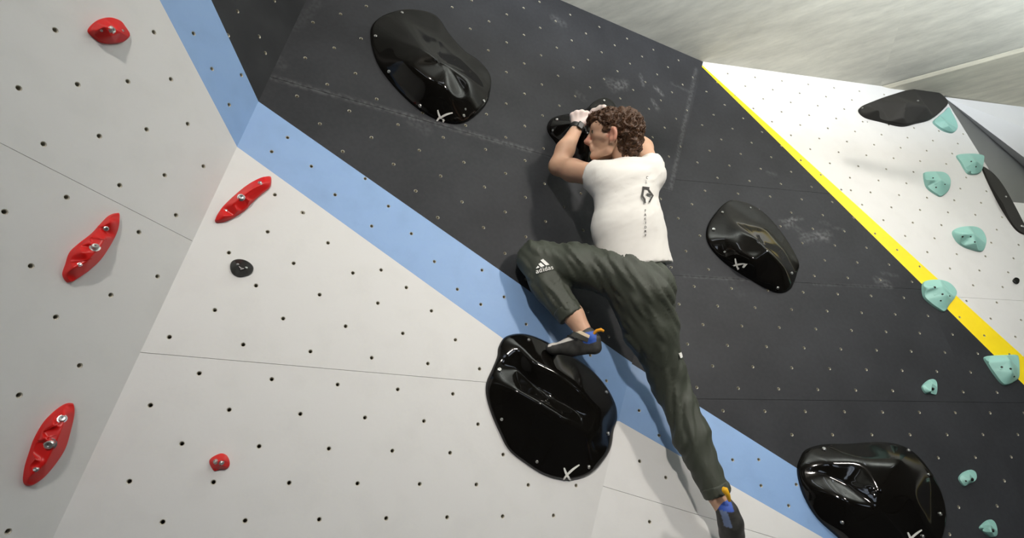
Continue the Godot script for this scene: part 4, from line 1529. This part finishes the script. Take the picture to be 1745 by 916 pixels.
	# ---- watch on the left wrist
	var wa := J(982.5, 217.5, 2.41)
	var wx := (J(985, 214, 2.41) - J(974, 235, 2.39)).normalized()
	var wb := wx.cross(FWD).normalized()
	var wt := Transform3D(Basis(wb, wx.cross(wb).normalized(), wx), wa)
	M.rubber = mat(Color(0.085, 0.085, 0.08), 0.55)
	var watch := part("watch", lathe([Vector2(0.029, -0.011), Vector2(0.0325, -0.011), Vector2(0.0335, 0.0), Vector2(0.0325, 0.011), Vector2(0.029, 0.011)], 28), M.rubber, root, back * wt)
	part("watch_case", box_mesh(Vector3(0.028, 0.012, 0.034), 0.003), mat(Color(0.12, 0.12, 0.11), 0.35), watch, Transform3D(Basis(Vector3(0, 0, 1), 0.35), Vector3(-0.012, 0.033, 0)))
	watch.set_meta("label", "dark wrist watch")

	# ---- shoes
	var shoe_l := Field.new()
	shoe_l.k = 0.006
	shoe_l.cell = 0.0032
	shoe_l.bone(J(1010, 591, 1.955), J(975, 594, 1.985), 0.024, 0.026)
	shoe_l.bone(J(975, 594, 1.985), J(943, 594, 2.015), 0.026, 0.02)
	shoe_l.bone(J(943, 594, 2.015), J(937, 593, 2.02), 0.02, 0.016)
	shoe_l.bone(J(1013, 578, 1.955), J(1015, 592, 1.95), 0.024, 0.022)
	shoe_l.bone(J(1000, 572, 1.965), J(992, 585, 1.97), 0.036, 0.032)
	shoe_l.bone(J(988, 574, 1.975), J(958, 589, 2.0), 0.03, 0.018)
	var toe := (J(936, 594, 2.02) - J(1013, 590, 1.955)).normalized()
	var heel := J(1013, 590, 1.955)
	var sup := (-DOWN - toe * (-DOWN).dot(toe)).normalized()
	var shoe_c := func(p: Vector3) -> Color:
		var q := p - heel
		var x := q.dot(toe)
		var y := q.dot(sup)
		var g := cn.get_noise_3dv(p * 0.4)
		if x < 0.036 - absf(y - 0.03) * 0.5 and x > -0.016 and y > 0.014 + absf(x - 0.01) * 0.3 and y < 0.06: return Color(0.035, 0.10, 0.42)
		if x > 0.062 and x < 0.18 and y > 0.047 - x * 0.20 and y < 0.0665 - x * 0.265: return Color(0.72, 0.68, 0.62)
		if x > 0.055 and x < 0.08 and y > 0.03 and y < 0.055: return Color(0.03, 0.03, 0.03)
		return Color(0.026, 0.026, 0.024).lerp(Color(0.06, 0.058, 0.053), clampf(g + 0.4, 0, 1))
	M.shoe = vmat(0.6)
	var sl := part("shoe", skin_mesh([shoe_l], shoe_c), M.shoe, root, back)
	sl.set_meta("label", "black climbing shoe with white and blue panels")
	var still := func(_p: Vector3) -> float: return 0.0
	var band := func(q: Array) -> ArrayMesh:
		var v4 := []
		for p in q: v4.append(Vector2(p[0], p[1]))
		return decal(shoe_l, [v4], 0.0032, still)
	part("lining", band.call([[982, 559.5], [1005, 571], [1003.5, 575.5], [979, 564.5]]), mat(Color(0.84, 0.77, 0.66), 0.8), sl)
	part("strap", band.call([[978.5, 565], [1003, 576], [1001, 582.5], [974, 572.5]]), mat(Color(0.27, 0.27, 0.25), 0.7), sl)
	part("strap", band.call([[970, 570], [985, 577.5], [984, 580.5], [967, 573]]), mat(Color(0.05, 0.05, 0.05), 0.7), sl)
	var tabm := mat(Color(0.83, 0.56, 0.07), 0.7)
	var tv := PackedVector3Array()
	var ti := PackedInt32Array()
	tube([J(1009, 577, 1.945), J(1012, 568, 1.94), J(1017, 563, 1.935), J(1024, 561.5, 1.93), J(1029, 564, 1.93)], [0.0055, 0.006, 0.0065, 0.007, 0.005], 8, tv, ti)
	part("pull_tab", mesh_from(tv, smooth_normals(tv, ti), ti), tabm, sl)

	var shoe_r := Field.new()
	shoe_r.k = 0.007
	shoe_r.cell = 0.0042
	shoe_r.bone(J(1232, 857, 1.876), J(1239, 870, 1.868), 0.031, 0.035)
	shoe_r.bone(J(1239, 870, 1.868), J(1245, 890, 1.868), 0.035, 0.041)
	shoe_r.bone(J(1245, 890, 1.868), J(1247, 910, 1.882), 0.041, 0.041)
	shoe_r.bone(J(1247, 910, 1.882), J(1250, 932, 1.9), 0.039, 0.026)
	var r_heel := J(1233, 858, 1.868)
	var shoe_rc := func(p: Vector3) -> Color:
		var q := p - r_heel
		var x := q.dot(RIGHT)
		var y := q.dot(DOWN)
		var g := cn.get_noise_3dv(p * 0.4)
		if y < 0.012 and x < 0.022: return Color(0.03, 0.085, 0.40)
		if x < -0.006 + y * 0.30 and y > 0.0 and y < 0.066 and x > -0.026 + y * 0.25: return Color(0.13, 0.18, 0.30)
		return Color(0.022, 0.022, 0.02).lerp(Color(0.05, 0.048, 0.044), clampf(g + 0.4, 0, 1))
	var sr := part("shoe", skin_mesh([shoe_r], shoe_rc), M.shoe, root, back)
	sr.set_meta("label", "black climbing shoe with a blue heel strip seen from behind")
	tv = PackedVector3Array()
	ti = PackedInt32Array()
	tube([J(1243, 852, 1.82), J(1240, 842, 1.80), J(1235, 834, 1.80), J(1232, 833, 1.805)], [0.006, 0.0085, 0.012, 0.009], 8, tv, ti)
	part("pull_tab", mesh_from(tv, smooth_normals(tv, ti), ti), mat(Color(0.88, 0.66, 0.05), 0.7), sr)
